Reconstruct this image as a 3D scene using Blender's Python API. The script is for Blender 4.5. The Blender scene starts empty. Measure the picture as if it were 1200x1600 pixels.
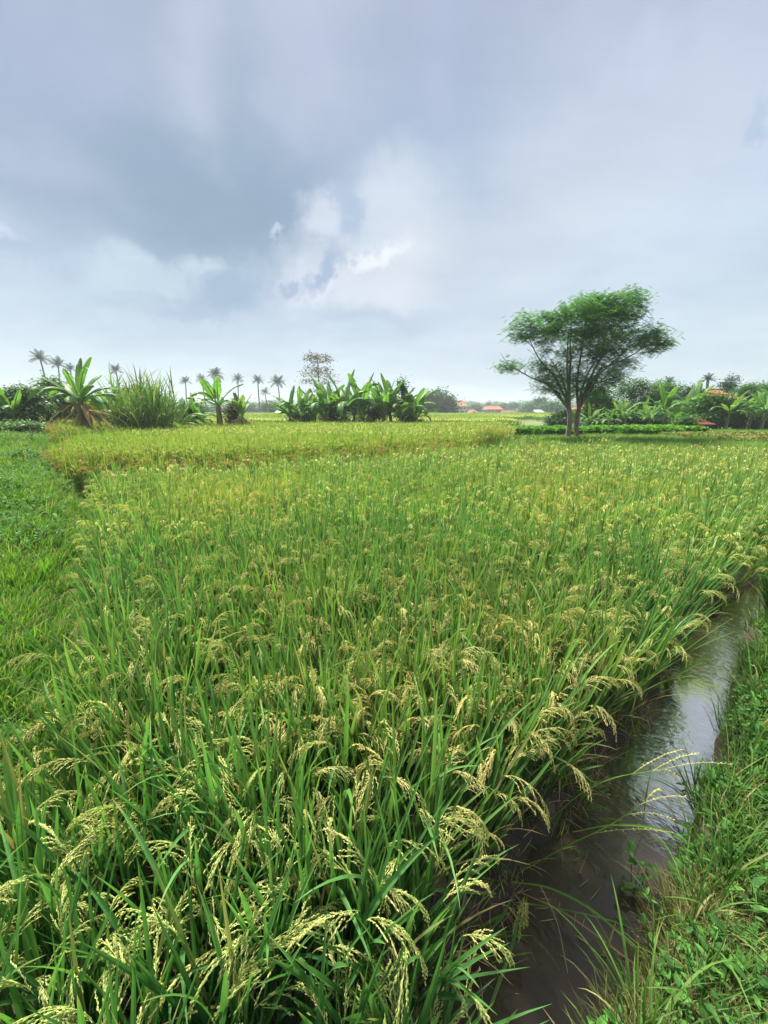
import bpy, math, random
import numpy as np
from mathutils import Vector, Matrix, Euler
R = math.radians
random.seed(11)
C = bpy.context.scene.collection
S = bpy.context.scene

# ------------------------------------------------------------------ camera
EYE = 1.75
FPX = 603.0                      # focal length in pixels of the 1200 x 1600 photograph
PITCH = math.atan((800 - 641) / FPX)
cam = bpy.data.cameras.new('camera'); cam_o = bpy.data.objects.new('camera', cam); C.objects.link(cam_o)
cam.sensor_fit = 'VERTICAL'; cam.sensor_height = 36.0; cam.lens = 36.0 * FPX / 1600.0
cam.clip_start = 0.03; cam.clip_end = 3000
cam_o.location = (0, 0, EYE); cam_o.rotation_euler = (R(90) - PITCH, 0, 0)
S.camera = cam_o

# ------------------------------------------------------------------ light
EXPO = 1.32
SUN_EL, SUN_AZ = R(58), R(-35)       # azimuth from +Y towards +X, seen from above: the sun stands ahead-left, behind thin cloud
S.view_settings.view_transform = 'Standard'; S.view_settings.look = 'None'
S.view_settings.gamma = 1; S.view_settings.exposure = EXPO
S.view_settings.use_curve_mapping = False
sun = bpy.data.lights.new('sun', 'SUN'); sun.energy = 4.2; sun.angle = R(9); sun.color = (1, .95, .87)
sun_o = bpy.data.objects.new('sun', sun); C.objects.link(sun_o)
d = Vector((math.sin(SUN_AZ) * math.cos(SUN_EL), math.cos(SUN_AZ) * math.cos(SUN_EL), math.sin(SUN_EL)))
sun_o.rotation_euler = d.to_track_quat('Z', 'Y').to_euler(); sun_o.location = (0, 0, 30)

def view_dir(px, py):
    u = (px - 600) / FPX; v = (800 - py) / FPX
    return u, math.cos(PITCH) + v * math.sin(PITCH), -math.sin(PITCH) + v * math.cos(PITCH)
def atY(px, py, Y):
    u, fy, fz = view_dir(px, py); t = Y / fy
    return Vector((u * t, Y, EYE + fz * t))
def sky_at(px, py):
    u, fy, fz = view_dir(px, py)
    return math.atan2(u, fy), math.atan2(fz, math.hypot(u, fy))
def lin(c):
    return tuple((x / 255 / 12.92 if x / 255 <= .04045 else ((x / 255 + .055) / 1.055) ** 2.4) for x in c)

class NT:
    """small helper to write node trees"""
    def __init__(s, tree): s.t = tree; tree.nodes.clear()
    def n(s, typ, **kw):
        nd = s.t.nodes.new(typ)
        for k, v in kw.items(): setattr(nd, k, v)
        return nd
    def set(s, sock, v):
        if hasattr(v, 'is_output'): s.t.links.new(v, sock)
        else: sock.default_value = v
    def m(s, op, a, b=0.0, c=0.0, clamp=False):
        nd = s.n('ShaderNodeMath', operation=op, use_clamp=clamp)
        s.set(nd.inputs[0], a); s.set(nd.inputs[1], b); s.set(nd.inputs[2], c); return nd.outputs[0]
    def vm(s, op, a, b):
        nd = s.n('ShaderNodeVectorMath', operation=op); s.set(nd.inputs[0], a); s.set(nd.inputs[1], b); return nd.outputs[0]
    def mix(s, f, a, b, blend='MIX'):
        nd = s.n('ShaderNodeMix', data_type='RGBA', blend_type=blend)
        s.set(nd.inputs[0], f)
        for i, v in ((6, a), (7, b)):
            if isinstance(v, tuple) and len(v) == 3: v = v + (1,)
            s.set(nd.inputs[i], v)
        return nd.outputs[2]
    def ramp(s, v, a, b, lo=0.0, hi=1.0, smooth=True):
        nd = s.n('ShaderNodeMapRange', interpolation_type='SMOOTHSTEP' if smooth else 'LINEAR')
        s.set(nd.inputs[0], v)
        for i, q in enumerate((a, b, lo, hi)): s.set(nd.inputs[i + 1], q)
        return nd.outputs[0]
    def noise(s, vec, scale, detail=3, rough=.5, dist=0.0):
        nd = s.n('ShaderNodeTexNoise'); s.set(nd.inputs['Vector'], vec)
        nd.inputs['Scale'].default_value = scale; nd.inputs['Detail'].default_value = detail
        nd.inputs['Roughness'].default_value = rough; nd.inputs['Distortion'].default_value = dist
        return nd

# ------------------------------------------------------------------ sky: Nishita daylight under a procedural cloud layer
W = bpy.data.worlds.new('World'); S.world = W; W.use_nodes = True
k = NT(W.node_tree)
SKY_STRENGTH = 0.1
tc = k.n('ShaderNodeTexCoord').outputs['Generated']
sx = k.n('ShaderNodeSeparateXYZ'); k.set(sx.inputs[0], tc)
az = k.m('ARCTAN2', sx.outputs[0], sx.outputs[1]); el = k.m('ARCSINE', sx.outputs[2])
comb = k.n('ShaderNodeCombineXYZ'); k.set(comb.inputs[0], az); k.set(comb.inputs[1], el); base = comb.outputs[0]
def warped(amp1, sc1, amp2, sc2):
    a = k.noise(tc, sc1, 2, .5).outputs['Color']; b = k.noise(tc, sc2, 5, .62).outputs['Color']
    v = base
    for nz, am in ((a, amp1), (b, amp2)):
        o = k.vm('SUBTRACT', nz, (.5, .5, .5)); o = k.vm('MULTIPLY', o, (am, am, 0)); v = k.vm('ADD', v, o)
    q = k.n('ShaderNodeSeparateXYZ'); k.set(q.inputs[0], v); return q.outputs[0], q.outputs[1]
soft = warped(.16, 2.2, .17, 6.5); crisp = warped(.08, 6, .10, 22)
G = 1.0 / SKY_STRENGTH / 2 ** EXPO
def cc(c): return tuple(v * G for v in lin(c))
n_big = k.noise(tc, 2.1, 4, .55, .4).outputs[0]
pz = k.m('ADD', k.m('MAXIMUM', sx.outputs[2], 0.0), .22); pc_ = k.n('ShaderNodeCombineXYZ')
k.set(pc_.inputs[0], k.m('DIVIDE', sx.outputs[0], pz)); k.set(pc_.inputs[1], k.m('DIVIDE', sx.outputs[1], pz)); plane = pc_.outputs[0]
n_fine = k.noise(k.vm('MULTIPLY', plane, (1.0, 1.5, 1)), 1.5, 8, .58, .25).outputs[0]
n_soft = k.noise(k.vm('ADD', k.vm('MULTIPLY', plane, (.8, 1.3, 1)), (3.1, 7.7, 0)), .75, 5, .5, .15).outputs[0]
col = k.mix(k.ramp(el, 0, .35), cc((201, 217, 230)), cc((198, 214, 233)))
col = k.mix(k.ramp(el, .3, .68), col, cc((175, 186, 209)))
col = k.mix(k.ramp(el, .7, 1.3), col, cc((200, 208, 226)))
col = k.mix(k.ramp(n_big, .45, .75, 0, .45), col, cc((200, 214, 230)))
def blob(col, px, py, rx, ry, rot, c, f, softness=1.0, w='soft'):
    a0, e0 = sky_at(px, py); fx = math.cos(e0)
    sc = math.cos(math.atan2(math.hypot(px - 600, 0), FPX)) ** 1.0 * .9
    ax, ex = soft if w == 'soft' else crisp
    rx = rx / FPX * sc; ry = ry / FPX * sc
    du = k.m('SUBTRACT', ax, a0); dv = k.m('SUBTRACT', ex, e0)
    cr, sr = math.cos(R(rot)), math.sin(R(rot))
    p = k.m('ADD', k.m('MULTIPLY', du, cr / rx), k.m('MULTIPLY', dv, sr / rx))
    q = k.m('ADD', k.m('MULTIPLY', du, -sr / ry), k.m('MULTIPLY', dv, cr / ry))
    r = k.m('SQRT', k.m('ADD', k.m('MULTIPLY', p, p), k.m('MULTIPLY', q, q)))
    return k.mix(k.ramp(r, 1.0, 1.0 - softness, 0, f), col, cc(c))
for b in [(1010, 190, 330, 170, 10, (198, 208, 227), .85), (820, 400, 300, 200, 20, (205, 217, 231), .8),
          (300, 250, 680, 290, 0, (150, 169, 193), 1.0), (360, 310, 440, 150, -4, (136, 161, 184), .95, .9),
          (640, 230, 240, 150, 20, (160, 178, 206), .75), (60, 60, 200, 110, 10, (160, 172, 204), .6),
          (50, 220, 190, 60, -5, (176, 188, 212), .6), (320, 110, 80, 110, 20, (192, 201, 220), .75), (200, 70, 120, 60, 10, (172, 183, 209), .5),
          (490, 40, 110, 120, 8, (186, 196, 220), .7), (690, 60, 50, 130, 5, (180, 190, 218), .5),
          (60, 400, 210, 38, 4, (158, 180, 206), .6),
          (250, 425, 190, 48, 6, (194, 213, 227), .95, .6), (80, 460, 180, 40, 2, (192, 212, 228), .6),
          (620, 320, 130, 105, 0, (207, 219, 232), .9, .8), (590, 420, 210, 85, 12, (220, 226, 236), .95, .95),
          (4, 372, 50, 14, 5, (206, 215, 232), .8, 1.0), (560, 492, 190, 22, 6, (178, 196, 217), .7),
          (190, 465, 120, 16, 4, (176, 197, 215), .6),
          (512, 335, 55, 42, 20, (212, 221, 235), .9, .9, 'c'), (600, 290, 60, 50, 30, (208, 217, 232), .7, 1.0, 'c'), (640, 370, 70, 30, 10, (216, 223, 234), .7, 1.0, 'c'), (545, 325, 24, 40, 15, (166, 187, 212), .8, .8, 'c'),
          (370, 462, 130, 40, 16, (160, 182, 206), 1.0, .7, 'c'), (300, 490, 70, 20, 5, (170, 190, 211), .8, .8, 'c'), (440, 370, 20, 12, 0, (200, 212, 232), .8, .8, 'c'),
          (470, 440, 85, 45, 24, (214, 222, 236), .85, .95, 'c'), (588, 395, 85, 18, 12, (240, 242, 249), 1.0, .9, 'c'), (500, 450, 60, 28, 20, (222, 227, 238), .8, .9, 'c'),
          (600, 465, 90, 16, 8, (212, 219, 232), .6, .9, 'c'),
          (505, 422, 66, 18, 38, (160, 180, 208), .95, .85, 'c'), (455, 440, 24, 12, 30, (160, 180, 208), .8, .6, 'c'),
          (1198, 185, 22, 30, 0, (168, 190, 216), .6, .9, 'c'), (1020, 90, 40, 40, 0, (200, 209, 232), .6, .9, 'c')]:
    col = blob(col, *b[:7], *(b[7:8] or (1.0,)), **({'w': 'crisp'} if len(b) > 8 else {}))
col = k.mix(1.0, col, k.mix(k.ramp(n_fine, .28, .72, 0, 1, False), (.875, .89, .915), (1.09, 1.08, 1.06)), 'MULTIPLY')
col = k.mix(1.0, col, k.mix(k.ramp(n_soft, .3, .7, 0, 1, False), (.95, .96, .97), (1.08, 1.07, 1.05)), 'MULTIPLY')
sky = k.n('ShaderNodeTexSky', sky_type='NISHITA', sun_disc=False, sun_elevation=SUN_EL, sun_rotation=SUN_AZ)
col = k.mix(.96, sky.outputs[0], col)
bg = k.n('ShaderNodeBackground'); k.set(bg.inputs[0], col); bg.inputs[1].default_value = SKY_STRENGTH
out = k.n('ShaderNodeOutputWorld'); k.set(out.inputs[0], bg.outputs[0])

# ------------------------------------------------------------------ materials
def mat(name):
    m = bpy.data.materials.new(name); m.use_nodes = True; return m, NT(m.node_tree)
def foliage(name, c0, c1, dry=None, dry_amt=0.0, trans=.3, rough=.5, vary=.5, nscale=.6, along=(0.1, 1.0), spec=.18, dryflag=(.42, .33, .16), tips=False):
    """leaf material: col.R = tint of the leaf, col.G = place along it (base..tip), col.B = withered"""
    m, k = mat(name)
    at = k.n('ShaderNodeAttribute', attribute_name='col'); se = k.n('ShaderNodeSeparateColor'); k.set(se.inputs[0], at.outputs['Color'])
    oi = k.n('ShaderNodeObjectInfo'); geo = k.n('ShaderNodeNewGeometry')
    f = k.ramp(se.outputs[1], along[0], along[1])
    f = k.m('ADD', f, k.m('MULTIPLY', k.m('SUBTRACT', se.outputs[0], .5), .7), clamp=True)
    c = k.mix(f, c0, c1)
    nz = k.noise(geo.outputs['Position'], nscale, 3).outputs[0]
    if dry:
        g = k.m('MULTIPLY', k.ramp(nz, .42, .7), dry_amt)
        g = k.m('ADD', g, k.m('MULTIPLY', k.ramp(oi.outputs['Random'], .6, 1.0), dry_amt * .5), clamp=True)
        c = k.mix(g, c, dry)
    if tips: c = k.mix(k.m('MULTIPLY', k.ramp(se.outputs[1], .86, .99), k.ramp(se.outputs[0], .45, .9)), c, (.42, .36, .12))
    c = k.mix(se.outputs[2], c, dryflag)
    v = k.m('ADD', 1 - vary * .5, k.m('MULTIPLY', k.m('ADD', k.m('MULTIPLY', oi.outputs['Random'], .4), k.m('MULTIPLY', se.outputs[0], .6)), vary))
    vv = k.n('ShaderNodeCombineColor'); [k.set(vv.inputs[i], v) for i in range(3)]
    c = k.mix(1.0, c, vv.outputs[0], 'MULTIPLY')
    p = k.n('ShaderNodeBsdfPrincipled'); k.set(p.inputs['Base Color'], c); p.inputs['Roughness'].default_value = rough
    p.inputs['Specular IOR Level'].default_value = spec
    t = k.n('ShaderNodeBsdfTranslucent'); k.set(t.inputs[0], k.mix(1.0, c, (1.25, 1.3, .6), 'MULTIPLY'))
    mx = k.n('ShaderNodeMixShader'); mx.inputs[0].default_value = trans
    k.set(mx.inputs[1], p.outputs[0]); k.set(mx.inputs[2], t.outputs[0])
    o = k.n('ShaderNodeOutputMaterial'); k.set(o.inputs[0], mx.outputs[0]); return m
def solid(name, c0, c1, nscale=8, rough=.8, bump=.3, detail=5, vec_scale=(1, 1, 1), metal=0, spec=.3):
    m, k = mat(name)
    tc = k.n('ShaderNodeTexCoord').outputs['Object']; vec = k.vm('MULTIPLY', tc, vec_scale)
    nz = k.noise(vec, nscale, detail, .6).outputs[0]
    c = k.mix(k.ramp(nz, .3, .7), c0, c1)
    p = k.n('ShaderNodeBsdfPrincipled'); k.set(p.inputs['Base Color'], c); p.inputs['Roughness'].default_value = rough
    p.inputs['Specular IOR Level'].default_value = spec; p.inputs['Metallic'].default_value = metal
    b = k.n('ShaderNodeBump'); b.inputs['Strength'].default_value = bump; b.inputs['Distance'].default_value = .05
    k.set(b.inputs['Height'], nz); k.set(p.inputs['Normal'], b.outputs[0])
    o = k.n('ShaderNodeOutputMaterial'); k.set(o.inputs[0], p.outputs[0]); return m

M = {}
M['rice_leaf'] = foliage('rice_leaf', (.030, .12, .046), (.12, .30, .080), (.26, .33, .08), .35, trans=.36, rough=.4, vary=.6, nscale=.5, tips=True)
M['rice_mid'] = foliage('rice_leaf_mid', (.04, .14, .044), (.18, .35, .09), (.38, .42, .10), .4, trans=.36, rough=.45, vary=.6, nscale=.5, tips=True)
M['rice_far'] = foliage('rice_leaf_far', (.06, .17, .03), (.25, .40, .065), (.36, .42, .11), .45, trans=.35, rough=.5, vary=.5, nscale=.25)
M['panicle'] = foliage('rice_panicle', (.48, .60, .16), (.78, .72, .34), (.70, .56, .24), .5, trans=.3, rough=.5, vary=.75, nscale=.6, along=(0, 1))
M['panicle_ripe'] = foliage('rice_panicle_ripe', (.55, .45, .15), (.70, .50, .26), (.58, .42, .2), .5, trans=.3, rough=.5, vary=.45, nscale=.6, along=(0, 1))
M['straw'] = foliage('straw', (.30, .20, .10), (.50, .40, .22), trans=.15, rough=.7, vary=.6)
M['grass'] = foliage('grass', (.042, .12, .022), (.11, .24, .042), (.20, .23, .07), .3, trans=.35, vary=.6, nscale=1.3)
M['grass_dry'] = foliage('grass_dry', (.10, .14, .04), (.27, .28, .10), (.34, .27, .13), .6, trans=.3, vary=.6, nscale=2.0)
M['weed'] = foliage('weed', (.05, .15, .03), (.11, .28, .05), trans=.3, rough=.65, spec=.2, vary=.6, nscale=1)
M['bund_grass'] = foliage('bund_grass', (.065, .19, .026), (.17, .37, .05), (.26, .33, .07), .3, trans=.35, vary=.5, nscale=.6)
M['banana_leaf'] = foliage('banana_leaf', (.06, .18, .04), (.15, .33, .06), (.26, .36, .08), .45, trans=.4, rough=.5, vary=.8, nscale=.8, spec=.35)
M['cane'] = foliage('cane_leaf', (.08, .21, .05), (.22, .38, .10), (.34, .38, .16), .2, trans=.3, vary=.5)
M['tree_leaf'] = foliage('tree_leaf', (.05, .165, .038), (.14, .34, .07), trans=.3, rough=.5, vary=.9, nscale=.9)
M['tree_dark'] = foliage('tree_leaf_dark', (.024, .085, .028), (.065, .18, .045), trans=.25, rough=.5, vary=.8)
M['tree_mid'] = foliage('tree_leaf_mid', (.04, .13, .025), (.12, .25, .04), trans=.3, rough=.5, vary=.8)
M['tree_rust'] = foliage('tree_leaf_rust', (.07, .085, .03), (.15, .13, .05), trans=.25, rough=.6, vary=.6)
M['potato'] = foliage('potato_leaf', (.06, .20, .02), (.15, .36, .03), (.20, .30, .04), .3, trans=.35, rough=.62, vary=.6, nscale=.8, spec=.2)
M['potato_dry'] = foliage('potato_leaf_dry', (.12, .22, .04), (.20, .30, .06), (.30, .20, .09), .75, trans=.3, rough=.5, vary=.6, nscale=1.1)
M['flower'] = foliage('flower', (.8, .78, .74), (.85, .83, .8), trans=.2, vary=.1)
M['bark'] = solid('bark', (.11, .085, .06), (.24, .20, .16), 9, .9, .6, vec_scale=(1, 1, .3))
M['palm_leaf'] = foliage('palm_leaf', (.016, .05, .022), (.035, .09, .035), trans=.15, rough=.6, vary=.6, spec=.2)
M['palm_bark'] = solid('palm_bark', (.10, .09, .07), (.20, .18, .15), 6, .9, .4, vec_scale=(1, 1, 3))
M['banana_trunk'] = solid('banana_trunk', (.10, .075, .045), (.22, .22, .10), 5, .7, .5, vec_scale=(3, 3, .4))
M['soil'] = None
M['roof'] = solid('orange_roof_tile', (.34, .115, .055), (.52, .19, .095), 4, .8, .3)
M['roof_brown'] = solid('brown_roof_tile', (.13, .07, .05), (.24, .13, .09), 4, .8, .3)
M['roof_red'] = solid('rusty_red_roof', (.13, .028, .022), (.21, .05, .04), 5, .6, .3)
M['wall'] = solid('grey_wall', (.30, .33, .34), (.42, .44, .44), 2, .8, .1)
M['wall_white'] = solid('white_wall', (.62, .64, .64), (.74, .75, .74), 2, .8, .1)
M['brick'] = solid('brick_wall', (.26, .13, .08), (.36, .20, .13), 6, .85, .2)
M['dark'] = solid('dark_opening', (.02, .022, .024), (.05, .052, .055), 3, .4, .05)
M['metal_panel'] = solid('grey_sheet', (.22, .23, .25), (.36, .37, .38), 3, .5, .1, vec_scale=(6, 1, 1))
M['wood'] = solid('weathered_wood', (.12, .08, .055), (.2, .14, .1), 6, .8, .4)

# ------------------------------------------------------------------ mesh builder
class MB:
    def __init__(s): s.v = []; s.f = []; s.c = []; s.mi = []
    def add(s, vs, fs, cols, mi=0):
        n = len(s.v); s.v += vs; s.c += cols
        for f in fs: s.f.append([i + n for i in f]); s.mi.append(mi)
    def mesh(s, name, mats, smooth=False):
        me = bpy.data.meshes.new(name)
        me.from_pydata([tuple(v) for v in s.v], [], s.f)
        a = me.color_attributes.new('col', 'FLOAT_COLOR', 'POINT')
        a.data.foreach_set('color', np.array([list(c) + [1] for c in s.c], dtype=np.float32).ravel())
        for m in mats: me.materials.append(m)
        if len(mats) > 1: me.polygons.foreach_set('material_index', s.mi)
        if smooth: me.polygons.foreach_set('use_smooth', [True] * len(me.polygons))
        me.update(); return me
def obj(name, me, parent=None, loc=(0, 0, 0), rot=(0, 0, 0), scale=1.0):
    o = bpy.data.objects.new(name, me); C.objects.link(o); o.parent = parent
    o.location = loc; o.rotation_euler = rot; o.scale = (scale,) * 3 if not hasattr(scale, '__len__') else scale
    return o
def tag(o, label=None, cat=None, group=None, kind=None):
    if label: o['label'] = label
    if cat: o['category'] = cat
    if group: o['group'] = group
    if kind: o['kind'] = kind
    return o
def thing(name, label, cat, loc, rot=(0, 0, 0), group=None, scale=1.0):
    return tag(obj(name, None, None, loc, rot, scale), label, cat, group)

def wprof(kind, s):
    if kind == 'rice': return min(1, .45 + s * 2.2) * (1 - s ** 3.2) ** .9 if s < 1 else 0
    if kind == 'ovate': return max(0, math.sin(math.pi * min(1, s ** .75))) ** .8
    return 1 - s
def ribbon(mb, p, phi, a0, bend, L, w, n, tint, fold=.22, mat=0, prof='rice', dry=0.0, side=0.0, g0=0.0, g1=1.0, bexp=1.6, roll=0.0):
    """leaf blade: starts at p, leans a0 from the vertical towards azimuth phi and bends down along its length"""
    vs, cs, fs = [], [], []
    p = Vector(p); ds = L / n; three = fold > 0; ph = phi
    for i in range(n + 1):
        s = i / n; a = a0 + bend * s ** bexp; ph = phi + side * s
        h = Vector((math.cos(ph), math.sin(ph), 0)); sd = Vector((-math.sin(ph), math.cos(ph), 0))
        d = h * math.sin(a) + Vector((0, 0, math.cos(a))); nn = sd.cross(d)
        if roll: sd = (sd * math.cos(roll * s) + nn * math.sin(roll * s)); nn = sd.cross(d)
        ww = w * .5 * max(wprof(prof, s), .02)
        c = (tint, g0 + (g1 - g0) * s, dry)
        if three:
            up = nn * (fold * ww)
            vs += [p - sd * ww + up * -1, p + up * .6, p + sd * ww + up * -1]; cs += [c] * 3
        else:
            vs += [p - sd * ww, p + sd * ww]; cs += [c] * 2
        if i < n:
            m = 3 if three else 2; b = i * m
            for j in range(m - 1): fs.append((b + j, b + j + 1, b + m + j + 1, b + m + j))
        p = p + d * ds
    mb.add(vs, fs, cs, mat)
def tube(mb, pts, rad, sides=5, tint=.5, mat=0, dry=0.0, g0=0.0, g1=1.0, cap=False):
    vs, cs, fs = [], [], []; n = len(pts); pts = [Vector(p) for p in pts]
    for i, p in enumerate(pts):
        d = (pts[min(i + 1, n - 1)] - pts[max(i - 1, 0)]).normalized()
        a = d.cross(Vector((0, .13, 1)) if abs(d.z) < .95 else Vector((1, 0, .1))).normalized(); b = d.cross(a)
        r = rad[i] if hasattr(rad, '__len__') else rad
        for j in range(sides):
            t = 2 * math.pi * j / sides
            vs.append(p + (a * math.cos(t) + b * math.sin(t)) * r); cs.append((tint, g0 + (g1 - g0) * i / max(1, n - 1), dry))
        if i: 
            q = (i - 1) * sides
            for j in range(sides): fs.append((q + j, q + (j + 1) % sides, q + sides + (j + 1) % sides, q + sides + j))
    if cap: fs.append(list(range((n - 1) * sides, n * sides)))
    mb.add(vs, fs, cs, mat)
def poly_ribbon(mb, pts, widths, tint=.5, g=(0, 1), dry=0.0, mat=0, up=Vector((0, -.5, .85)), sub=5):
    """blade through given points (Catmull-Rom), for the long single leaves"""
    P = [Vector(p) for p in pts]; P = [P[0] * 2 - P[1]] + P + [P[-1] * 2 - P[-2]]
    out = []; ws = []
    for i in range(1, len(P) - 2):
        for j in range(sub):
            t = j / sub
            out.append(.5 * ((2 * P[i]) + (P[i + 1] - P[i - 1]) * t + (2 * P[i - 1] - 5 * P[i] + 4 * P[i + 1] - P[i + 2]) * t * t + (3 * P[i] - P[i - 1] - 3 * P[i + 1] + P[i + 2]) * t ** 3))
            ws.append(widths[i - 1] * (1 - t) + widths[i] * t)
    out.append(P[-2]); ws.append(widths[-1])
    vs, cs, fs = [], [], []
    for i, p in enumerate(out):
        d = (out[min(i + 1, len(out) - 1)] - out[max(i - 1, 0)]).normalized(); sd = d.cross(up).normalized(); nn = sd.cross(d)
        w = max(ws[i] * .5, .0004); s = i / (len(out) - 1); c = (tint, g[0] + (g[1] - g[0]) * s, dry)
        vs += [p - sd * w, p - nn * w * .3, p + sd * w]; cs += [c] * 3
        if i:
            b = (i - 1) * 3
            fs += [(b, b + 1, b + 4, b + 3), (b + 1, b + 2, b + 5, b + 4)]
    mb.add(vs, fs, cs, mat); return out

# ------------------------------------------------------------------ ground
FIELD_A = [(-1.0, -.4), (-1.15, .9), (-1.4, 1.5), (-1.7, 2.1), (-2.25, 2.9), (-3.1, 4.1), (-5.1, 6.7), (-2.7, 7.7), (0, 9.6), (4.1, 12.7),
           (6.2, 12.3), (10, 11.2), (19, 13.5), (19, 15.3), (8.2, 6.8), (4.5, 4.0), (2.86, 2.9), (1.82, 1.94), (1.15, 1.35), (.89, 1.13), (.54, .84), (.34, .65), (-.12, .25)]
TERRACE = [(-5.7, 7.05), (-2.8, 8.05), (0, 9.95), (4.0, 13.0), (5.2, 15.5), (6.5, 23), (-18.5, 23), (-14.5, 18), (-8.3, 10.2)]
CHAN = [(-3, -2.2), (-.15, .2), (.34, .65), (.54, .84), (.89, 1.13), (1.15, 1.35), (1.82, 1.94), (2.86, 2.9), (4.5, 4.0), (8.2, 6.8), (20, 16)]
CW = [.2, .2, .2, .2, .2, .19, .2, .16, .19, .22, .3]
LEFT = [(-.9, -3), (-1.0, -.4), (-1.15, .9), (-1.4, 1.5), (-1.7, 2.1), (-2.25, 2.9), (-3.1, 4.1), (-5.3, 6.8), (-8.3, 10.2), (-14.5, 18), (-18.5, 23), (-30, 37)]
def inside(poly, x, y):
    x = np.asarray(x, float); y = np.asarray(y, float); r = np.zeros(x.shape, bool)
    for i in range(len(poly)):
        x1, y1 = poly[i]; x2, y2 = poly[i - 1]
        if y1 == y2: continue
        cnd = ((y1 > y) != (y2 > y)) & (x < (x2 - x1) * (y - y1) / (y2 - y1) + x1); r ^= cnd
    return r
def chan_dist(x, y):
    """distance to the channel's centre line over its half width"""
    x = np.asarray(x, float); y = np.asarray(y, float); best = np.full(x.shape, 1e9)
    for i in range(len(CHAN) - 1):
        (ax, ay), (bx, by) = CHAN[i], CHAN[i + 1]; dx, dy = bx - ax, by - ay
        t = np.clip(((x - ax) * dx + (y - ay) * dy) / (dx * dx + dy * dy), 0, 1)
        d = np.hypot(x - ax - t * dx, y - ay - t * dy) / (CW[i] * (1 - t) + CW[i + 1] * t)
        best = np.minimum(best, d)
    return best
def left_x(y): return np.interp(y, [p[1] for p in LEFT], [p[0] for p in LEFT])
def sm(v): v = np.clip(v, 0, 1); return v * v * (3 - 2 * v)
def geo(a, b, n, r):
    s = np.cumsum(r ** np.arange(n)); return a + (b - a) * s / s[-1]
xs = np.concatenate([-geo(9, 1500, 34, 1.17)[::-1], np.arange(-9, 12, .07), geo(12, 1500, 32, 1.17)])
ys = np.concatenate([-geo(1, 300, 14, 1.3)[::-1], np.arange(-1, 15, .07), np.arange(15, 26, .35), geo(26, 1800, 40, 1.13)])
X, Y = np.meshgrid(xs, ys)
Z = np.full(X.shape, .14)
dL = left_x(Y) - X
right_far = (Y > 12) & (X > 3); Z[right_far] = .6
Z[Y > 23] = .38
lz = np.clip(.27 + .085 * (Y - 1), .2, 1.02) + .07 * np.sin(X * 1.9 + .7 * np.sin(Y * 2.3)) * np.sin(Y * 1.4 + 1); lz = np.where(Y > 23, .42, lz)
Z = np.where(dL > 0, lz * sm(dL / .8), Z)
Z[inside(FIELD_A, X, Y)] = 0; Z[inside(TERRACE, X, Y)] = .38
for _ in range(4):
    Z[1:-1, 1:-1] = (Z[1:-1, 1:-1] * 2 + Z[:-2, 1:-1] + Z[2:, 1:-1] + Z[1:-1, :-2] + Z[1:-1, 2:]) / 6
Z = Z + .012 * np.sin(X * 9 + np.sin(Y * 7)) * np.sin(Y * 8.3 + np.cos(X * 5)) * (np.abs(X) < 12) + .02 * np.sin(X * 1.7 + 1) * np.sin(Y * 2.1)
cd = chan_dist(X, Y); wob = .12 * np.sin(X * 11 + Y * 3) + .08 * np.sin(Y * 17 - X * 5)
Z = Z - (Z + .28) * (1 - sm((cd + wob - .85) / .3))
def gz(x, y):
    i = np.clip(np.searchsorted(xs, x) - 1, 0, len(xs) - 2); j = np.clip(np.searchsorted(ys, y) - 1, 0, len(ys) - 2)
    fx = (x - xs[i]) / (xs[i + 1] - xs[i]); fy = (y - ys[j]) / (ys[j + 1] - ys[j])
    return Z[j, i] * (1 - fx) * (1 - fy) + Z[j, i + 1] * fx * (1 - fy) + Z[j + 1, i] * (1 - fx) * fy + Z[j + 1, i + 1] * fx * fy
ny, nx = X.shape
me = bpy.data.meshes.new('ground')
vv = np.stack([X, Y, Z], -1).reshape(-1, 3)
idx = np.arange(ny * nx).reshape(ny, nx)
q = np.stack([idx[:-1, :-1], idx[:-1, 1:], idx[1:, 1:], idx[1:, :-1]], -1).reshape(-1, 4)
me.vertices.add(len(vv)); me.vertices.foreach_set('co', vv.ravel())
me.loops.add(len(q) * 4); me.loops.foreach_set('vertex_index', q.ravel())
me.polygons.add(len(q)); me.polygons.foreach_set('loop_start', np.arange(len(q)) * 4); me.polygons.foreach_set('use_smooth', np.ones(len(q), bool))
me.update(); me.validate()
m, k = mat('soil_and_grass')
gp = k.n('ShaderNodeNewGeometry').outputs['Position']; sp = k.n('ShaderNodeSeparateXYZ'); k.set(sp.inputs[0], gp)
n1 = k.noise(gp, 1.2, 6, .65).outputs[0]; n2 = k.noise(gp, 24, 5, .7).outputs[0]
mud = k.mix(n2, (.030, .022, .014), (.085, .062, .040)); grn = k.mix(n1, (.05, .10, .02), (.12, .17, .045))
far = k.ramp(sp.outputs[1], 13, 26); hgt = k.ramp(sp.outputs[2], .08, .16, 0, .75)
c = k.mix(k.m('MULTIPLY', hgt, k.ramp(n1, .35, .55)), mud, grn)
fields = k.mix(k.ramp(k.noise(k.vm('MULTIPLY', gp, (.3, 1, 1)), .03, 3).outputs[0], .4, .6), (.085, .15, .035), (.15, .19, .05))
c = k.mix(far, c, fields)
p = k.n('ShaderNodeBsdfPrincipled'); k.set(p.inputs['Base Color'], c); p.inputs['Roughness'].default_value = .85
b = k.n('ShaderNodeBump'); b.inputs['Strength'].default_value = .7; b.inputs['Distance'].default_value = .02; k.set(b.inputs['Height'], n2); k.set(p.inputs['Normal'], b.outputs[0])
o = k.n('ShaderNodeOutputMaterial'); k.set(o.inputs[0], p.outputs[0])
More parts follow.
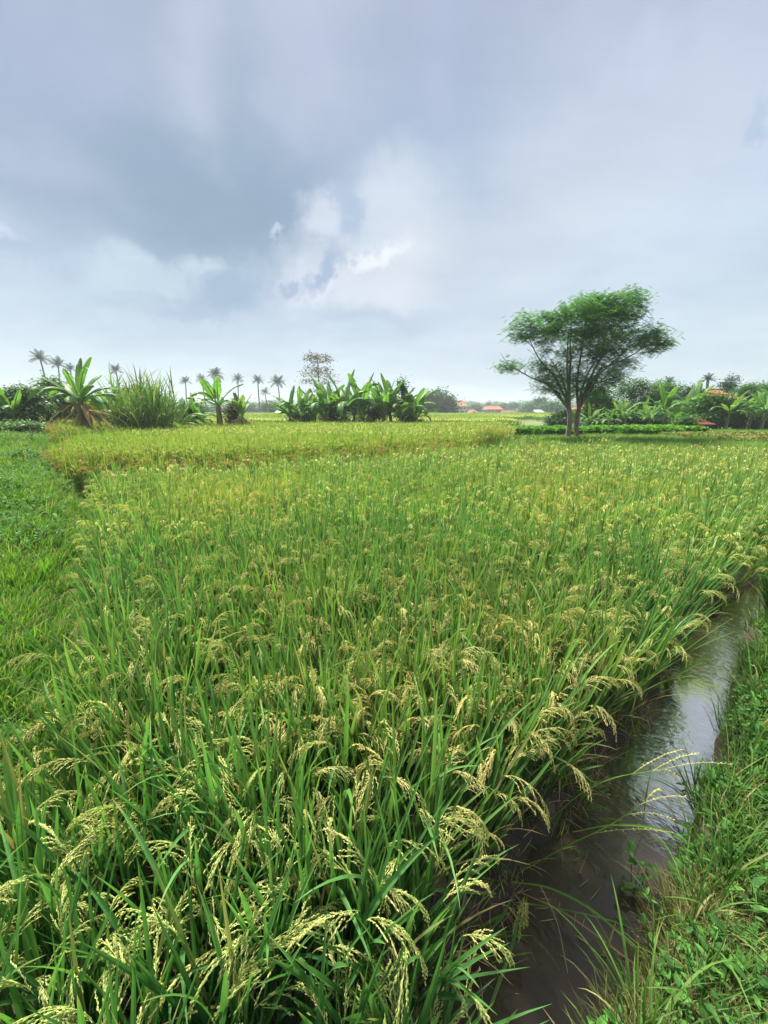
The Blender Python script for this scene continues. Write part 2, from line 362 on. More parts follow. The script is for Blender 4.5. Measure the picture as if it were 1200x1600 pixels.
me.materials.append(m)
tag(obj('ground', me), kind='structure')

# water in the irrigation channel: a grid sheet that the banks cut
WZ = -.10
nu, wv, wf = 10, [], []
cen = []
for i in range(len(CHAN) - 1):
    n = max(2, int(math.dist(CHAN[i], CHAN[i + 1]) / .25))
    for j in range(n): t = j / n; cen.append((CHAN[i][0] * (1 - t) + CHAN[i + 1][0] * t, CHAN[i][1] * (1 - t) + CHAN[i + 1][1] * t, (CW[i] * (1 - t) + CW[i + 1] * t) * 1.35))
for i, (x, y, w) in enumerate(cen):
    x2, y2, _ = cen[min(i + 1, len(cen) - 1)]; x1, y1, _ = cen[max(i - 1, 0)]; l = math.hypot(x2 - x1, y2 - y1); ax, ay = -(y2 - y1) / l, (x2 - x1) / l
    for j in range(nu + 1): t = (j / nu * 2 - 1) * w; wv.append((x + ax * t, y + ay * t, WZ))
    if i:
        for j in range(nu): a = (i - 1) * (nu + 1) + j; wf.append((a, a + 1, a + nu + 2, a + nu + 1))
me = bpy.data.meshes.new('water'); me.from_pydata(wv, [], wf)
m, k = mat('muddy_water')
gp = k.n('ShaderNodeNewGeometry').outputs['Position']
rot = k.n('ShaderNodeMapping'); rot.inputs['Rotation'].default_value = (0, 0, R(-42)); k.set(rot.inputs[0], gp)
v1 = k.vm('MULTIPLY', rot.outputs[0], (1.8, 1, 1))
h1 = k.noise(v1, 13, 2, .45, .8).outputs[0]; h2 = k.noise(v1, 34, 3, .6, .8).outputs[0]
patch = k.ramp(k.noise(gp, 2.2, 2).outputs[0], .38, .62, .25, 1.0)
h = k.m('ADD', k.m('MULTIPLY', h1, 1.0), k.m('MULTIPLY', h2, .35))
b = k.n('ShaderNodeBump'); k.set(b.inputs['Strength'], k.m('MULTIPLY', patch, .26)); b.inputs['Distance'].default_value = .02; k.set(b.inputs['Height'], h)
df = k.n('ShaderNodeBsdfDiffuse'); k.set(df.inputs[0], k.mix(k.noise(gp, 3, 4).outputs[0], (.050, .037, .024), (.085, .064, .042)))
gl = k.n('ShaderNodeBsdfGlossy'); gl.inputs['Roughness'].default_value = .05; gl.inputs['Color'].default_value = (.86, .82, .76, 1); k.set(gl.inputs['Normal'], b.outputs[0])
fr = k.n('ShaderNodeFresnel'); fr.inputs['IOR'].default_value = 1.38; k.set(fr.inputs['Normal'], b.outputs[0])
p = k.n('ShaderNodeMixShader'); k.set(p.inputs[0], fr.outputs[0]); k.set(p.inputs[1], df.outputs[0]); k.set(p.inputs[2], gl.outputs[0])
o = k.n('ShaderNodeOutputMaterial'); k.set(o.inputs[0], p.outputs[0])
me.materials.append(m); me.polygons.foreach_set('use_smooth', [True] * len(wf))
tag(obj('water', me), kind='structure')

# ------------------------------------------------------------------ instanced ground cover ("stuff")
def scatter(name, pts, variants, label, cat, mats=None):
    """one object that repeats the plant meshes in `variants` over pts = rows (x, y, z, rotz, tilt_x, tilt_y, scale, index)"""
    col = bpy.data.collections.new(name + '_sources')
    for i, v in enumerate(variants): col.objects.link(bpy.data.objects.new('%s_source_%02d' % (name, i), v))
    pts = np.asarray(pts, dtype=np.float64); n = len(pts)
    me = bpy.data.meshes.new(name); me.vertices.add(n); me.vertices.foreach_set('co', pts[:, :3].ravel())
    a = me.attributes.new('rot', 'FLOAT_VECTOR', 'POINT'); a.data.foreach_set('vector', pts[:, [4, 5, 3]].astype(np.float32).ravel())
    a = me.attributes.new('scl', 'FLOAT', 'POINT'); a.data.foreach_set('value', pts[:, 6].astype(np.float32))
    a = me.attributes.new('idx', 'INT', 'POINT'); a.data.foreach_set('value', pts[:, 7].astype(np.int32))
    me.update(); o = obj(name, me)
    ng = bpy.data.node_groups.new(name, 'GeometryNodeTree')
    ng.interface.new_socket('Geometry', in_out='INPUT', socket_type='NodeSocketGeometry'); ng.interface.new_socket('Geometry', in_out='OUTPUT', socket_type='NodeSocketGeometry')
    gi = ng.nodes.new('NodeGroupInput'); go = ng.nodes.new('NodeGroupOutput'); ip = ng.nodes.new('GeometryNodeInstanceOnPoints'); ci = ng.nodes.new('GeometryNodeCollectionInfo')
    ci.inputs['Collection'].default_value = col; ci.inputs['Separate Children'].default_value = True; ci.inputs['Reset Children'].default_value = True
    def na(nm, dt):
        q = ng.nodes.new('GeometryNodeInputNamedAttribute'); q.data_type = dt; q.inputs['Name'].default_value = nm; return q.outputs['Attribute']
    L = ng.links.new
    L(gi.outputs[0], ip.inputs['Points']); L(ci.outputs[0], ip.inputs['Instance']); ip.inputs['Pick Instance'].default_value = True
    L(na('idx', 'INT'), ip.inputs['Instance Index']); L(na('rot', 'FLOAT_VECTOR'), ip.inputs['Rotation']); L(na('scl', 'FLOAT'), ip.inputs['Scale'])
    L(ip.outputs[0], go.inputs[0])
    md = o.modifiers.new('scatter', 'NODES'); md.node_group = ng
    tag(o, label, cat, kind='stuff'); return o

# ------------------------------------------------------------------ rice plants
rnd = random.Random(5)
def panicle_mesh(name, r, detail=2):
    mb = MB(); L = r.uniform(.17, .24); a0 = r.uniform(.15, .5); bend = r.uniform(1.5, 2.6); n = 14
    p = Vector((0, 0, 0)); pts = []; dirs = []
    for i in range(n + 1):
        a = a0 + bend * (i / n) ** 1.2; d = Vector((math.sin(a), 0, math.cos(a))); pts.append(p.copy()); dirs.append(d); p = p + d * L / n
    tube(mb, pts, [.0012 * (1 - .6 * i / n) for i in range(n + 1)], 3, .3, 0, g0=0, g1=.3)
    nb = r.randint(9, 13); ripe = r.uniform(.1, .95)
    for b in range(nb):
        s = .12 + .85 * b / nb; i = int(s * n); p = pts[i].copy(); d = dirs[i].copy()
        d = (d + Vector((r.uniform(-.1, .2), r.uniform(-.32, .32), r.uniform(-.1, .05)))).normalized()
        bl = r.uniform(.07, .105) * (1 - .3 * s); m = int(bl / .0062) if detail > 1 else 6; bp = [p.copy()]
        for j in range(m):
            d = (d + Vector((0, 0, -.10 * (14 / m)))).normalized(); q = p + d * bl / m
            if detail > 1:
                sd = d.cross(Vector((r.uniform(-1, 1), r.uniform(-1, 1), r.uniform(-1, 1)))).normalized()
                ax = (d + sd * .35).normalized(); e1 = ax.cross(sd).normalized(); e2 = ax.cross(e1)
                c = q + sd * .0022; rl, rr = .0050, .00165; t = r.random(); g = ripe * .7 + r.uniform(0, .3)
                mb.add([c - ax * rl, c + e1 * rr, c + e2 * rr, c - e1 * rr, c - e2 * rr, c + ax * rl],
                       [(0, 1, 2), (0, 2, 3), (0, 3, 4), (0, 4, 1), (5, 2, 1), (5, 3, 2), (5, 4, 3), (5, 1, 4)], [(t, g, 0)] * 6, 0)
            p = q; bp.append(p.copy())
        if detail > 1: tube(mb, bp[::2] + [bp[-1]], .0006, 3, .4, 0, g0=.1, g1=.3)
        else:
            w = .0038 if detail == 1 else .006
            for q in range(1 if detail == 0 else 2):
                off = Vector((0, 1, 0)) if q == 0 else Vector((.8, 0, .6)); vs = []; cs = []; fs = []
                for j, x in enumerate(bp):
                    ww = w * (.65 + .35 * (j % 2)) * (1 if 0 < j < len(bp) - 1 else .3)
                    vs += [x - off * ww, x + off * ww]; cs += [(r.random(), ripe * .8 + .1, 0)] * 2
                    if j: fs.append((2 * j - 2, 2 * j - 1, 2 * j + 1, 2 * j))
                mb.add(vs, fs, cs, 0)
    return mb, L
def hill(r, lod, spread=1.0, tall=1.0, leafscale=1.0):
    """leaf blades, stems and the places of the panicles of one planted clump"""
    lv, st, pan = MB(), MB(), []
    nt = {2: r.randint(13, 16), 1: r.randint(9, 11), 0: 7}[lod]
    for t in range(nt):
        az = r.uniform(0, 2 * math.pi); off = r.uniform(.005, .045); lean = r.uniform(.02, .24) * spread
        base = Vector((math.cos(az) * off, math.sin(az) * off, 0)); d = Vector((math.cos(az) * math.sin(lean), math.sin(az) * math.sin(lean), math.cos(lean)))
        H = r.uniform(.42, .56) * tall; top = base + d * H; tint = r.random()
        if lod == 2: tube(st, [base, base + d * H * .5, top], [.0045, .0035, .002], 4, tint, g0=0, g1=.45, dry=0)
        nl = {2: 4, 1: 3, 0: 3}[lod]
        for j in range(nl):
            hh = (.22, .42, .68, .9)[j + (4 - nl)] if lod == 2 else (.3, .6, .9)[j]
            flag = j == nl - 1
            L = (r.uniform(.30, .47) if flag else r.uniform(.36, .55)) * tall; w = r.uniform(.010, .017) * leafscale
            pa = az + r.uniform(-1.6, 1.6); a0 = lean + (r.uniform(.02, .26) if not flag else r.uniform(-.05, .2))
            bd = r.uniform(.0, .25) if r.random() < .9 else r.uniform(.5, 1.6)
            dry = 0.0
            if j == 0 and r.random() < .45: dry = r.uniform(.5, 1); bd += r.uniform(.4, 1.3); w *= .6
            elif r.random() < .06: dry = r.uniform(.3, .7)
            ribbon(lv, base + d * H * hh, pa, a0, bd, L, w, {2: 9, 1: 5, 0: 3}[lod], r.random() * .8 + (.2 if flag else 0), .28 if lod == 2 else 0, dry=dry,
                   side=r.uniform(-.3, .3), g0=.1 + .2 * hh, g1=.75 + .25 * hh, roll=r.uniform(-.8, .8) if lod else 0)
        if r.random() < (.74 if lod == 2 else .82):
            pl = r.uniform(.03, .16) * tall; pa = az + r.uniform(-.5, .5)
            p2 = top + Vector((math.cos(pa) * .3 * pl * .7, math.sin(pa) * .3 * pl * .7, pl))
            tube(st if lod == 2 else lv, [top, p2], .0014 if lod else .002, 3, tint, g0=.5, g1=.7)
            pan.append((p2, pa, r.uniform(.66, .98)))
    return lv, st, pan
NV = 12
pan_meshes = []
for i in range(10):
    mb, _ = panicle_mesh('panicle', random.Random(100 + i), 2); pan_meshes.append(mb.mesh('panicle', [M['panicle']]))
pan_lo = {1: [panicle_mesh('p', random.Random(200 + i), 1)[0] for i in range(6)], 0: [panicle_mesh('p', random.Random(300 + i), 0)[0] for i in range(5)]}
near_var = []
for i in range(NV):
    r = random.Random(40 + i); lv, st, pan = hill(r, 2, 1.0, r.uniform(.95, 1.07))
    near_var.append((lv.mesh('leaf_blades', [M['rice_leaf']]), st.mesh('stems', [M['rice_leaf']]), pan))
def merged(lod, seed, tall=1.0, leafmat='rice_leaf', ls=1.0, spread=1.0, pans=1.0, pm='panicle'):
    r = random.Random(seed); lv, st, pan = hill(r, lod, spread, tall, ls); mb = MB(); mb.add(lv.v, lv.f, lv.c, 0)
    for (p, a, s) in pan:
        if r.random() > pans: continue
        q = r.choice(pan_lo[lod]); T = Matrix.Translation(p) @ Matrix.Rotation(a, 4, 'Z') @ Matrix.Scale(s, 4)
        mb.add([T @ v for v in q.v], q.f, q.c, 1)
    return mb.mesh('rice_hill', [M[leafmat], M[pm]])
mid_var = [merged(1, 60 + i, 1.0, 'rice_mid', 1.1) for i in range(12)]
low_var = [merged(0, 90 + i, 1.0, 'rice_mid', 1.4) for i in range(12)]

def grid_points(poly, sp, jit, r, cond=None):
    x0, x1 = min(p[0] for p in poly), max(p[0] for p in poly); y0, y1 = min(p[1] for p in poly), max(p[1] for p in poly)
    gx, gy = np.meshgrid(np.arange(x0, x1, sp), np.arange(y0, y1, sp)); gx, gy = gx.ravel(), gy.ravel()
    gx = gx + r.uniform(-jit, jit, len(gx)) * sp; gy = gy + r.uniform(-jit, jit, len(gy)) * sp
    ok = inside(poly, gx, gy) & (np.abs(gx) < gy * 1.15 + 1.6)
    return gx[ok], gy[ok]
nr = np.random.RandomState(3)
def edge_tilt(x, y):
    """plants at the water's edge lean out over it"""
    e = .05; g0 = chan_dist(np.array([x]), np.array([y]))[0]
    if g0 > 2.6: return 0.0, 0.0
    gx = (chan_dist(np.array([x + e]), np.array([y]))[0] - g0) / e; gy = (chan_dist(np.array([x]), np.array([y + e]))[0] - g0) / e; l = math.hypot(gx, gy) + 1e-6
    f = (2.6 - g0) / 1.6 * .18; return -gx / l * f, -gy / l * f          # lean vector in x, y
ax_, ay_ = grid_points(FIELD_A, .185, .33, nr)
keep = (chan_dist(ax_, ay_) > 1.12) & ~((ax_ > .06) & (ay_ < 1.25) & (chan_dist(ax_, ay_) < 1.5)); ax_, ay_ = ax_[keep], ay_[keep]
xa = np.array([(.02, .60), (-.12, .52), (.0, .74), (-.02, .48)])   # the clumps right at the water by the viewer's feet
ax_, ay_ = np.concatenate([ax_, xa[:, 0]]), np.concatenate([ay_, xa[:, 1]])
keep = ~((np.hypot(ax_, ay_) < .40)); ax_, ay_ = ax_[keep], ay_[keep]
dist = np.hypot(ax_, ay_)
# only what the lens takes in counts for the plants built one by one
infr = (ay_ > .25) & (np.abs(ax_) < (ay_ * math.cos(PITCH) + (EYE - .7) * math.sin(PITCH)) + .4)
order = np.argsort(np.where(infr, dist, 1e3)); near_idx = order[:291]; rest = order[291:]
GROUP = 'planted rice clumps in the nearest part of the paddy'
for i in near_idx:
    x, y = float(ax_[i]), float(ay_[i]); lx, ly = edge_tilt(x, y); v = near_var[rnd.randrange(NV)]
    cdv = float(chan_dist(np.array([x]), np.array([y]))[0]); lf = float(left_x(y))
    if cdv < 2.1: lb, GROUP = 'rice clump at the water line leaning out over the muddy channel', 'rice clumps leaning over the channel'
    elif x < lf + .3: lb, GROUP = 'rice clump in the outermost row beside the weedy left path', 'rice clumps along the left path'
    elif math.hypot(x, y) < 1.15: lb, GROUP = 'large near rice clump standing at the bottom edge of the view', 'rice clumps at the bottom of the view'
    else: lb, GROUP = 'dense green rice clump with drooping pale panicles, surrounded by others in the near paddy', 'planted rice clumps in the nearest part of the paddy'
    t = thing('rice_plant', lb, 'rice plant',
              (x, y, float(gz(x, y)) - .01), (-ly + rnd.uniform(-.06, .06), lx + rnd.uniform(-.06, .06), 0), GROUP, rnd.uniform(.90, 1.05))
    rz = rnd.uniform(0, 6.28)
    obj('leaf_blades', v[0], t, rot=(0, 0, rz)); obj('stems', v[1], t, rot=(0, 0, rz))
    cz, sz = math.cos(rz), math.sin(rz)
    for (p, a, s) in v[2][:11]:
        obj('panicle', pan_meshes[rnd.randrange(10)], t, (p.x * cz - p.y * sz, p.x * sz + p.y * cz, p.z), (0, rnd.uniform(-.1, .25), a + rz + rnd.uniform(-.5, .5)), s)
for i, (x, y) in enumerate([(2.98, 2.66), (3.1, 2.74), (3.2, 2.88), (3.32, 2.98), (3.44, 3.1), (3.1, 2.6), (3.6, 3.25), (3.3, 2.8), (3.78, 3.4)]):
    v = near_var[(i * 5) % NV]; rz = i * 1.3
    t = thing('rice_plant', 'leafy rice clump on the far side of the channel, cut by the right edge', 'rice plant', (x, y, .08), (rnd.uniform(-.05, .15), rnd.uniform(-.22, .0), 0), 'rice clumps across the channel at the right edge', rnd.uniform(.7, .85))
    obj('leaf_blades', v[0], t, rot=(0, 0, rz)); obj('stems', v[1], t, rot=(0, 0, rz))
    for (p, a, sc_) in v[2][:3]:
        obj('panicle', pan_meshes[i % 10], t, Matrix.Rotation(rz, 3, 'Z') @ p, (0, .1, a + rz), sc_)
def rows(x, y, z, r, nvar, s0, s1, tilt=.08):
    n = len(x); return np.stack([x, y, z, r.uniform(0, 6.28, n), r.uniform(-tilt, tilt, n), r.uniform(-tilt, tilt, n), r.uniform(s0, s1, n), r.randint(0, nvar, n)], 1)
rx, ry = ax_[rest], ay_[rest]; rd = dist[rest]
rz_ = gz(rx, ry) - .01
R1 = rows(rx, ry, rz_, nr, 12, .88, 1.06)
R1[:, 6] *= 1 + .05 * np.sin(rx * 2.3 + np.sin(ry * 1.7) * 2) * np.sin(ry * 1.9 + 1)
for q in R1:
    if q[1] < 8 and chan_dist(np.array([q[0]]), np.array([q[1]]))[0] < 2.6:
        lx, ly = edge_tilt(q[0], q[1]); q[4], q[5], q[3] = q[4] - ly, q[5] + lx, q[3] * 0 + random.uniform(-.5, .5)
R1[:, 7] = np.where(rd < 7.5, R1[:, 7], R1[:, 7] + 12)
scatter('rice_crop', R1, mid_var + low_var, 'ripening rice filling the big near paddy behind the first clumps', 'rice crop')
# second paddy, raised a step, riper along its front edge
terr_var = [merged(1, 400 + i, .92, 'rice_far', 1.1) for i in range(8)] + [merged(0, 420 + i, .95, 'rice_far', 1.4) for i in range(8)]
ripe_var = [merged(1, 440 + i, .9, 'rice_far', .8, 1.9, 1.0, 'panicle_ripe') for i in range(8)]
tx, ty = grid_points(TERRACE, .21, .35, nr)
T1 = rows(tx, ty, gz(tx, ty), nr, 8, .88, 1.05); T1[:, 7] += np.where(ty < 12, 0, 8)
def along(poly, sp, off=0.0):
    out = []
    for a, b in zip(poly[:-1], poly[1:]):
        n = int(math.dist(a, b) / sp)
        for j in range(n): t = j / n; out.append((a[0] * (1 - t) + b[0] * t, a[1] * (1 - t) + b[1] * t))
    return np.array(out)
e1 = along([(-14.5, 18), (-8.3, 10.2), (-5.75, 7.0), (-2.8, 7.95), (0, 9.85), (4.0, 12.9)], .085)
e1 = e1 + nr.uniform(-.12, .12, e1.shape)
E1 = rows(e1[:, 0], e1[:, 1], gz(e1[:, 0], e1[:, 1]), nr, 8, .92, 1.08, .12); E1[:, 7] += 16
scatter('rice_crop', np.concatenate([T1, E1]), terr_var + ripe_var, 'riper yellow green rice on the raised second paddy', 'rice crop')

# far paddies: tiles of many plants each
def tile(seed, mat_l, size=1.2, n=46, hgt=.8):
    r = random.Random(seed); mb = MB()
    for i in range(n):
        x, y = r.uniform(-size / 2, size / 2), r.uniform(-size / 2, size / 2)
        for j in range(4): ribbon(mb, (x, y, r.uniform(.1, .3)), r.uniform(0, 6.28), r.uniform(0, .4), r.uniform(0, .9), hgt * r.uniform(.6, .95), .026, 3, r.random(), 0, prof='rice')
        for j in range(2):
            a = r.uniform(0, 6.28); ribbon(mb, (x, y, hgt * r.uniform(.72, .85)), a, .6, 2.0, .2, .035, 3, r.random(), 0, mat=1, prof='ovate', g0=.4, g1=.9)
    return mb.mesh('rice_tile', [mat_l, M['panicle']])
far_tiles = [tile(500 + i, M['rice_far']) for i in range(6)]
def field(poly, sp, label, s0=1.0, s1=1.15, tiles=far_tiles):
    x, y = grid_points(poly, sp, .25, nr); P = rows(x, y, gz(x, y), nr, len(tiles), s0, s1, .02); scatter('rice_crop', P, tiles, label, 'rice crop')
field([(-36, 27.5), (9.5, 27.5), (11, 46), (-56, 46)], 1.05, 'pale yellow green rice in the paddy just behind the banana clumps', .95, 1.08)
field([(-72, 48.5), (45, 48.5), (62, 100), (-120, 100)], 1.6, 'hazy yellow green rice of the farthest paddies before the palms', .9, 1.05)

# ------------------------------------------------------------------ grasses and weeds on the banks
def tuft(seed, mat_l, n=22, l0=.06, l1=.2, w=.004, spread=.05, bend=1.2, seg=4, fold=0):
    r = random.Random(seed); mb = MB()
    for i in range(n):
        a = r.uniform(0, 6.28); o_ = r.uniform(0, spread)
        ribbon(mb, (math.cos(a) * o_, math.sin(a) * o_, -.01), a + r.uniform(-.8, .8), r.uniform(.05, .7), r.uniform(.1, bend), r.uniform(l0, l1), w * r.uniform(.7, 1.4), seg, r.random(), fold, prof='rice', side=r.uniform(-.4, .4), dry=r.uniform(.4, 1) if r.random() < .13 else 0)
    return mb.mesh('grass_tuft', [mat_l])
def sprig(seed, mat_l, n=14, h=.14, ls=.035, ww=.5):
    r = random.Random(seed); mb = MB()
    for s in range(3):
        a = r.uniform(0, 6.28); pts = [Vector((r.uniform(-.03, .03), r.uniform(-.03, .03), 0))]; dd = Vector((math.cos(a) * .6, math.sin(a) * .6, 1)).normalized()
        for i in range(5): dd = (dd + Vector((r.uniform(-.2, .2), r.uniform(-.2, .2), 0))).normalized(); pts.append(pts[-1] + dd * h / 5)
        tube(mb, pts, .0012, 3, .3)
        for i in range(n // 3):
            p = pts[1 + i % 5]; L = ls * r.uniform(.7, 1.3); ribbon(mb, p, r.uniform(0, 6.28), r.uniform(.7, 1.5), r.uniform(0, .6), L, L * ww, 4, r.random(), .18, prof='ovate')
    return mb.mesh('weed_sprig', [mat_l])
def bank_scatter(name, label, cat, region, n, variants, s0, s1, cond, tilt=.2):
    (x0, x1, y0, y1) = region; x = nr.uniform(x0, x1, n); y = nr.uniform(y0, y1, n); ok = cond(x, y) & (np.abs(x) < y * 1.1 + 1.3); x, y = x[ok], y[ok]
    scatter(name, rows(x, y, gz(x, y), nr, len(variants), s0, s1, tilt), variants, label, cat)
def right_of(x, y):
    cx = np.interp(y, [p[1] for p in CHAN], [p[0] for p in CHAN]); return (x > cx) & (chan_dist(x, y) > 1.0)
g_short = [tuft(700 + i, M['grass'], 26, .04, .13, .0035, .05, 1.4) for i in range(5)]
g_dry = [tuft(720 + i, M['grass_dry'], 30, .03, .10, .0025, .05, 1.6) for i in range(4)]
g_tall = [tuft(710 + i, M['grass'], 14, .08, .26, .0055, .04, 1.3, 6, .2) for i in range(5)]
w_small = [sprig(740 + i, M['weed'], 15, .06, .020, .38) for i in range(3)]
w_big = [sprig(750 + i, M['weed'], 12, .10, .034, .4) for i in range(4)]
near_r = lambda x, y: right_of(x, y) & (np.hypot(x, y) > .3)
bank_scatter('bank_grass', 'short green grass covering the right bank of the channel', 'grass', (.2, 6, .3, 5), 19000, g_short + w_small + w_big[:2], .8, 1.5, near_r)
g_long = [tuft(790 + i, M['grass'], 9, .2, .42, .006, .03, 2.2, 8, .25) for i in range(5)]
bank_scatter('edge_grass', 'long messy grass blades bending over the water from the right bank', 'grass', (.3, 7, .4, 6), 5200, g_long, .5, 1.05, lambda x, y: near_r(x, y) & (chan_dist(x, y) < 1.7) & (np.sin(x * 7) + np.sin(y * 9 + 2) > -.4), .35)
bank_scatter('dry_grass', 'fine yellowish dry grass at the bottom right corner of the bank', 'dry grass', (.3, 1.6, .3, 1.15), 1500, g_dry, .8, 1.4, lambda x, y: near_r(x, y) & (y < .98))
bank_scatter('bank_weeds', 'taller grass and small broad weeds fringing the right bank', 'weeds', (.4, 7, .7, 6), 3000, g_tall + g_tall + w_big, .6, 1.1, lambda x, y: near_r(x, y) & (y > .95))
b_grass = [tuft(760 + i, M['bund_grass'], 30, .07, .22, .007, .13, 1.5, 4) for i in range(5)]
b_weed = [sprig(770 + i, M['weed'], 18, .2, .06, .6) for i in range(5)]
lft = lambda x, y: (x < left_x(y) - .05)
bank_scatter('path_grass', 'green grass over the path and mound left of the paddy', 'grass', (-24, -.9, .3, 20), 26000, b_grass, .7, 1.3, lft)
bank_scatter('path_grass', 'dense low grass on the nearest stretch of the left path', 'grass', (-7, -.85, .5, 7), 16000, b_grass + w_small[:2], .55, 1.0, lft)
bank_scatter('path_weeds', 'broad leaved creeping weeds on the left path', 'weeds', (-9, -1.1, 1, 8), 9000, b_weed, .45, .9, lambda x, y: lft(x, y) & (np.sin(x * 1.3 + 2) + np.sin(y * 1.9) + .6 * np.sin(x * 4 + y * 3) + nr.uniform(-1.2, 1.2, len(x)) > .1))
b_dark = [sprig(765 + i, M['tree_mid'], 24, .26, .05, .45) for i in range(4)]
bank_scatter('path_weeds', 'taller dark green weeds in rough patches on the left mound', 'weeds', (-22, -1.5, 2, 19), 5000, b_dark, .6, 1.3, lambda x, y: lft(x, y) & (np.sin(x * 2.1 + 1) + np.sin(y * 1.3 + 2) + .5 * np.sin(x * 5 - y * 2) > .75))
b_straw = [tuft(780 + i, M['straw'], 16, .1, .26, .004, .08, 1.9, 4) for i in range(3)]
bank_scatter('dry_grass', 'withered brown stalks lying among the weeds of the left path', 'dry grass', (-9, -1.1, 1, 9), 1500, b_straw, .6, 1.1, lambda x, y: lft(x, y) & (np.sin(x * 2.3) + np.sin(y * 2.9 + 1) > .5), .5)
def left_edge(x, y):
    return inside(FIELD_A, x, y) & (chan_dist(x, y) < 1.75) & (chan_dist(x, y) > .93)
fl_ = []
for i in range(3):
    q = MB(); r_ = random.Random(90 + i)
    for j in range(3): ribbon(q, (r_.uniform(-.04, .04), r_.uniform(-.04, .04), .003), r_.uniform(0, 6.28), 1.5, .1, r_.uniform(.02, .09), .003, 4, r_.random(), 0, side=r_.uniform(-.6, .6))
    fl_.append(q.mesh('straw_bit', [M['straw']]))
bx_, by_ = nr.uniform(0, 3.4, 420), nr.uniform(.5, 3.4, 420); ok_ = (chan_dist(bx_, by_) < .95) & (nr.uniform(0, 1, 420) < .8); bx_, by_ = bx_[ok_], by_[ok_]
scatter('floating_straw', rows(bx_, by_, np.full(len(bx_), WZ + .002), nr, 3, .5, 1.1, 0), fl_, 'scraps of dry straw floating on the muddy water', 'straw')
bank_scatter('dead_leaves', 'withered straw and dead leaves hanging at the foot of the rice along the water', 'dead leaves', (-.6, 6, .3, 6), 5500, b_straw + b_grass[:2], .45, .95, left_edge, .6)
bank_scatter('field_grass', 'low bright grass around the foot of the single tree', 'grass', (3.5, 26, 11.5, 27), 15000, b_grass, .7, 1.2,
             lambda x, y: ~inside(FIELD_A, x, y) & ~inside(TERRACE, x, y) & (y > 11.5))

# ------------------------------------------------------------------ banana plants
def banana_leaf(seed, L=1.7, W=.46, bend=1.2, torn=.5):
    """petiole, midrib and a blade torn into strips; starts at the origin, grows along +X/+Z"""
    r = random.Random(seed); mb = MB(); n = 26; p = Vector((0, 0, 0)); pts = []; ds = []
    a0 = .12
    for i in range(n + 1):
        s = i / n; a = a0 + bend * s ** 1.7; d = Vector((math.sin(a), 0, math.cos(a))); pts.append(p.copy()); ds.append(d); p = p + d * L / n
    tube(mb, pts, [.028 * (1 - .85 * i / n) + .003 for i in range(n + 1)], 5, .8, g0=.8, g1=1)
    pet = 6
    for sd in (-1, 1):
        i = pet
        while i < n:
            g = r.choice([1, 2, 3, 5, 8]) if r.random() < torn else r.choice([4, 8, 12]); j = min(n, i + g)
            droop = r.uniform(.1, .9) * (.4 + torn) + .1; t = r.random(); vs, cs, fs = [], [], []; sweep = r.uniform(.0, .12)
            for q in range(i, j + 1):
                s = (q - pet) / (n - pet); w = W * .5 * (max(.02, 1 - abs(2 * (.03 + .95 * s) - 1) ** 2.6) ** .6); qq = q - (.12 if q == j and j < n else 0)
                b0 = pts[q].copy()
                if q == j and j < n: b0 = pts[q] - ds[q] * (L / n) * .15
                nn = Vector((0, 1, 0)).cross(ds[q])
                for u in range(4):
                    f = u / 3; a = .25 + droop * f
                    lift = Vector((0, sd * math.cos(a), 0)) * (w * f) - nn * 0 + Vector((0, 0, 1)) * (w * f * (.28 - math.sin(a) * 1.0 * f)) + ds[q] * (w * f * (.25 + sweep))
                    vs.append(b0 + lift); cs.append((t * .6 + .2, .35 + .5 * (1 - f) + r.uniform(-.05, .05), 0))
                if q > i:
                    b = (q - i - 1) * 4
                    for u in range(3): fs.append((b + u, b + u + 1, b + u + 5, b + u + 4))
            mb.add(vs, fs, cs, 0); i = j
    return mb.mesh('leaf', [M['banana_leaf']])
bl_up = [banana_leaf(800 + i, r_, w_, b_, t_) for i, (r_, w_, b_, t_) in enumerate([(1.75, .38, .6, .35), (1.65, .40, 1.0, .5), (1.8, .33, .35, .6), (1.7, .36, .8, .75)])]
bl_mid = [banana_leaf(810 + i, r_, w_, b_, t_) for i, (r_, w_, b_, t_) in enumerate([(1.8, .42, 1.6, .55), (1.7, .40, 2.0, .7), (1.6, .42, 1.3, .5), (1.9, .36, 2.2, .9)])]
bl_low = [banana_leaf(820 + i, r_, w_, b_, t_) for i, (r_, w_, b_, t_) in enumerate([(1.5, .42, 2.3, .8), (1.6, .4, 2.6, .95)])]
def trunk_mesh(h, r0, r1, lean, seed, mt, sides=8, flare=1.25):
    r = random.Random(seed); mb = MB(); n = 8; pts = []; rad = []
    for i in range(n + 1):
        s = i / n; pts.append(Vector((lean[0] * s ** 1.4 * h + r.uniform(-.015, .015) * h * (0 < i < n) * .3, lean[1] * s ** 1.4 * h, s * h)))
        rad.append((r0 * (1 - s) + r1 * s) * (1 + (flare - 1) * max(0, 1 - s * 5)) * r.uniform(.94, 1.06))
    tube(mb, pts, rad, sides, .5, cap=True); return mb.mesh('trunk', [mt], True), pts[-1]
btrunk = [trunk_mesh(1.0, .085, .055, ((.06, .0), (-.08, .03), (.02, -.05))[i], 830 + i, M['banana_trunk']) for i in range(3)]
skirt = MB(); _r = random.Random(9)
for i in range(44):
    a = _r.uniform(0, 6.28); rr = _r.uniform(.05, .14); ribbon(skirt, (math.cos(a) * rr * .5, math.sin(a) * rr * .5, _r.uniform(.75, 1.05)), a, _r.uniform(1.6, 2.3), _r.uniform(.6, 1.2), _r.uniform(.5, 1.0), .07, 5, _r.random(), .2, prof='ovate', dry=_r.uniform(.1, .6))
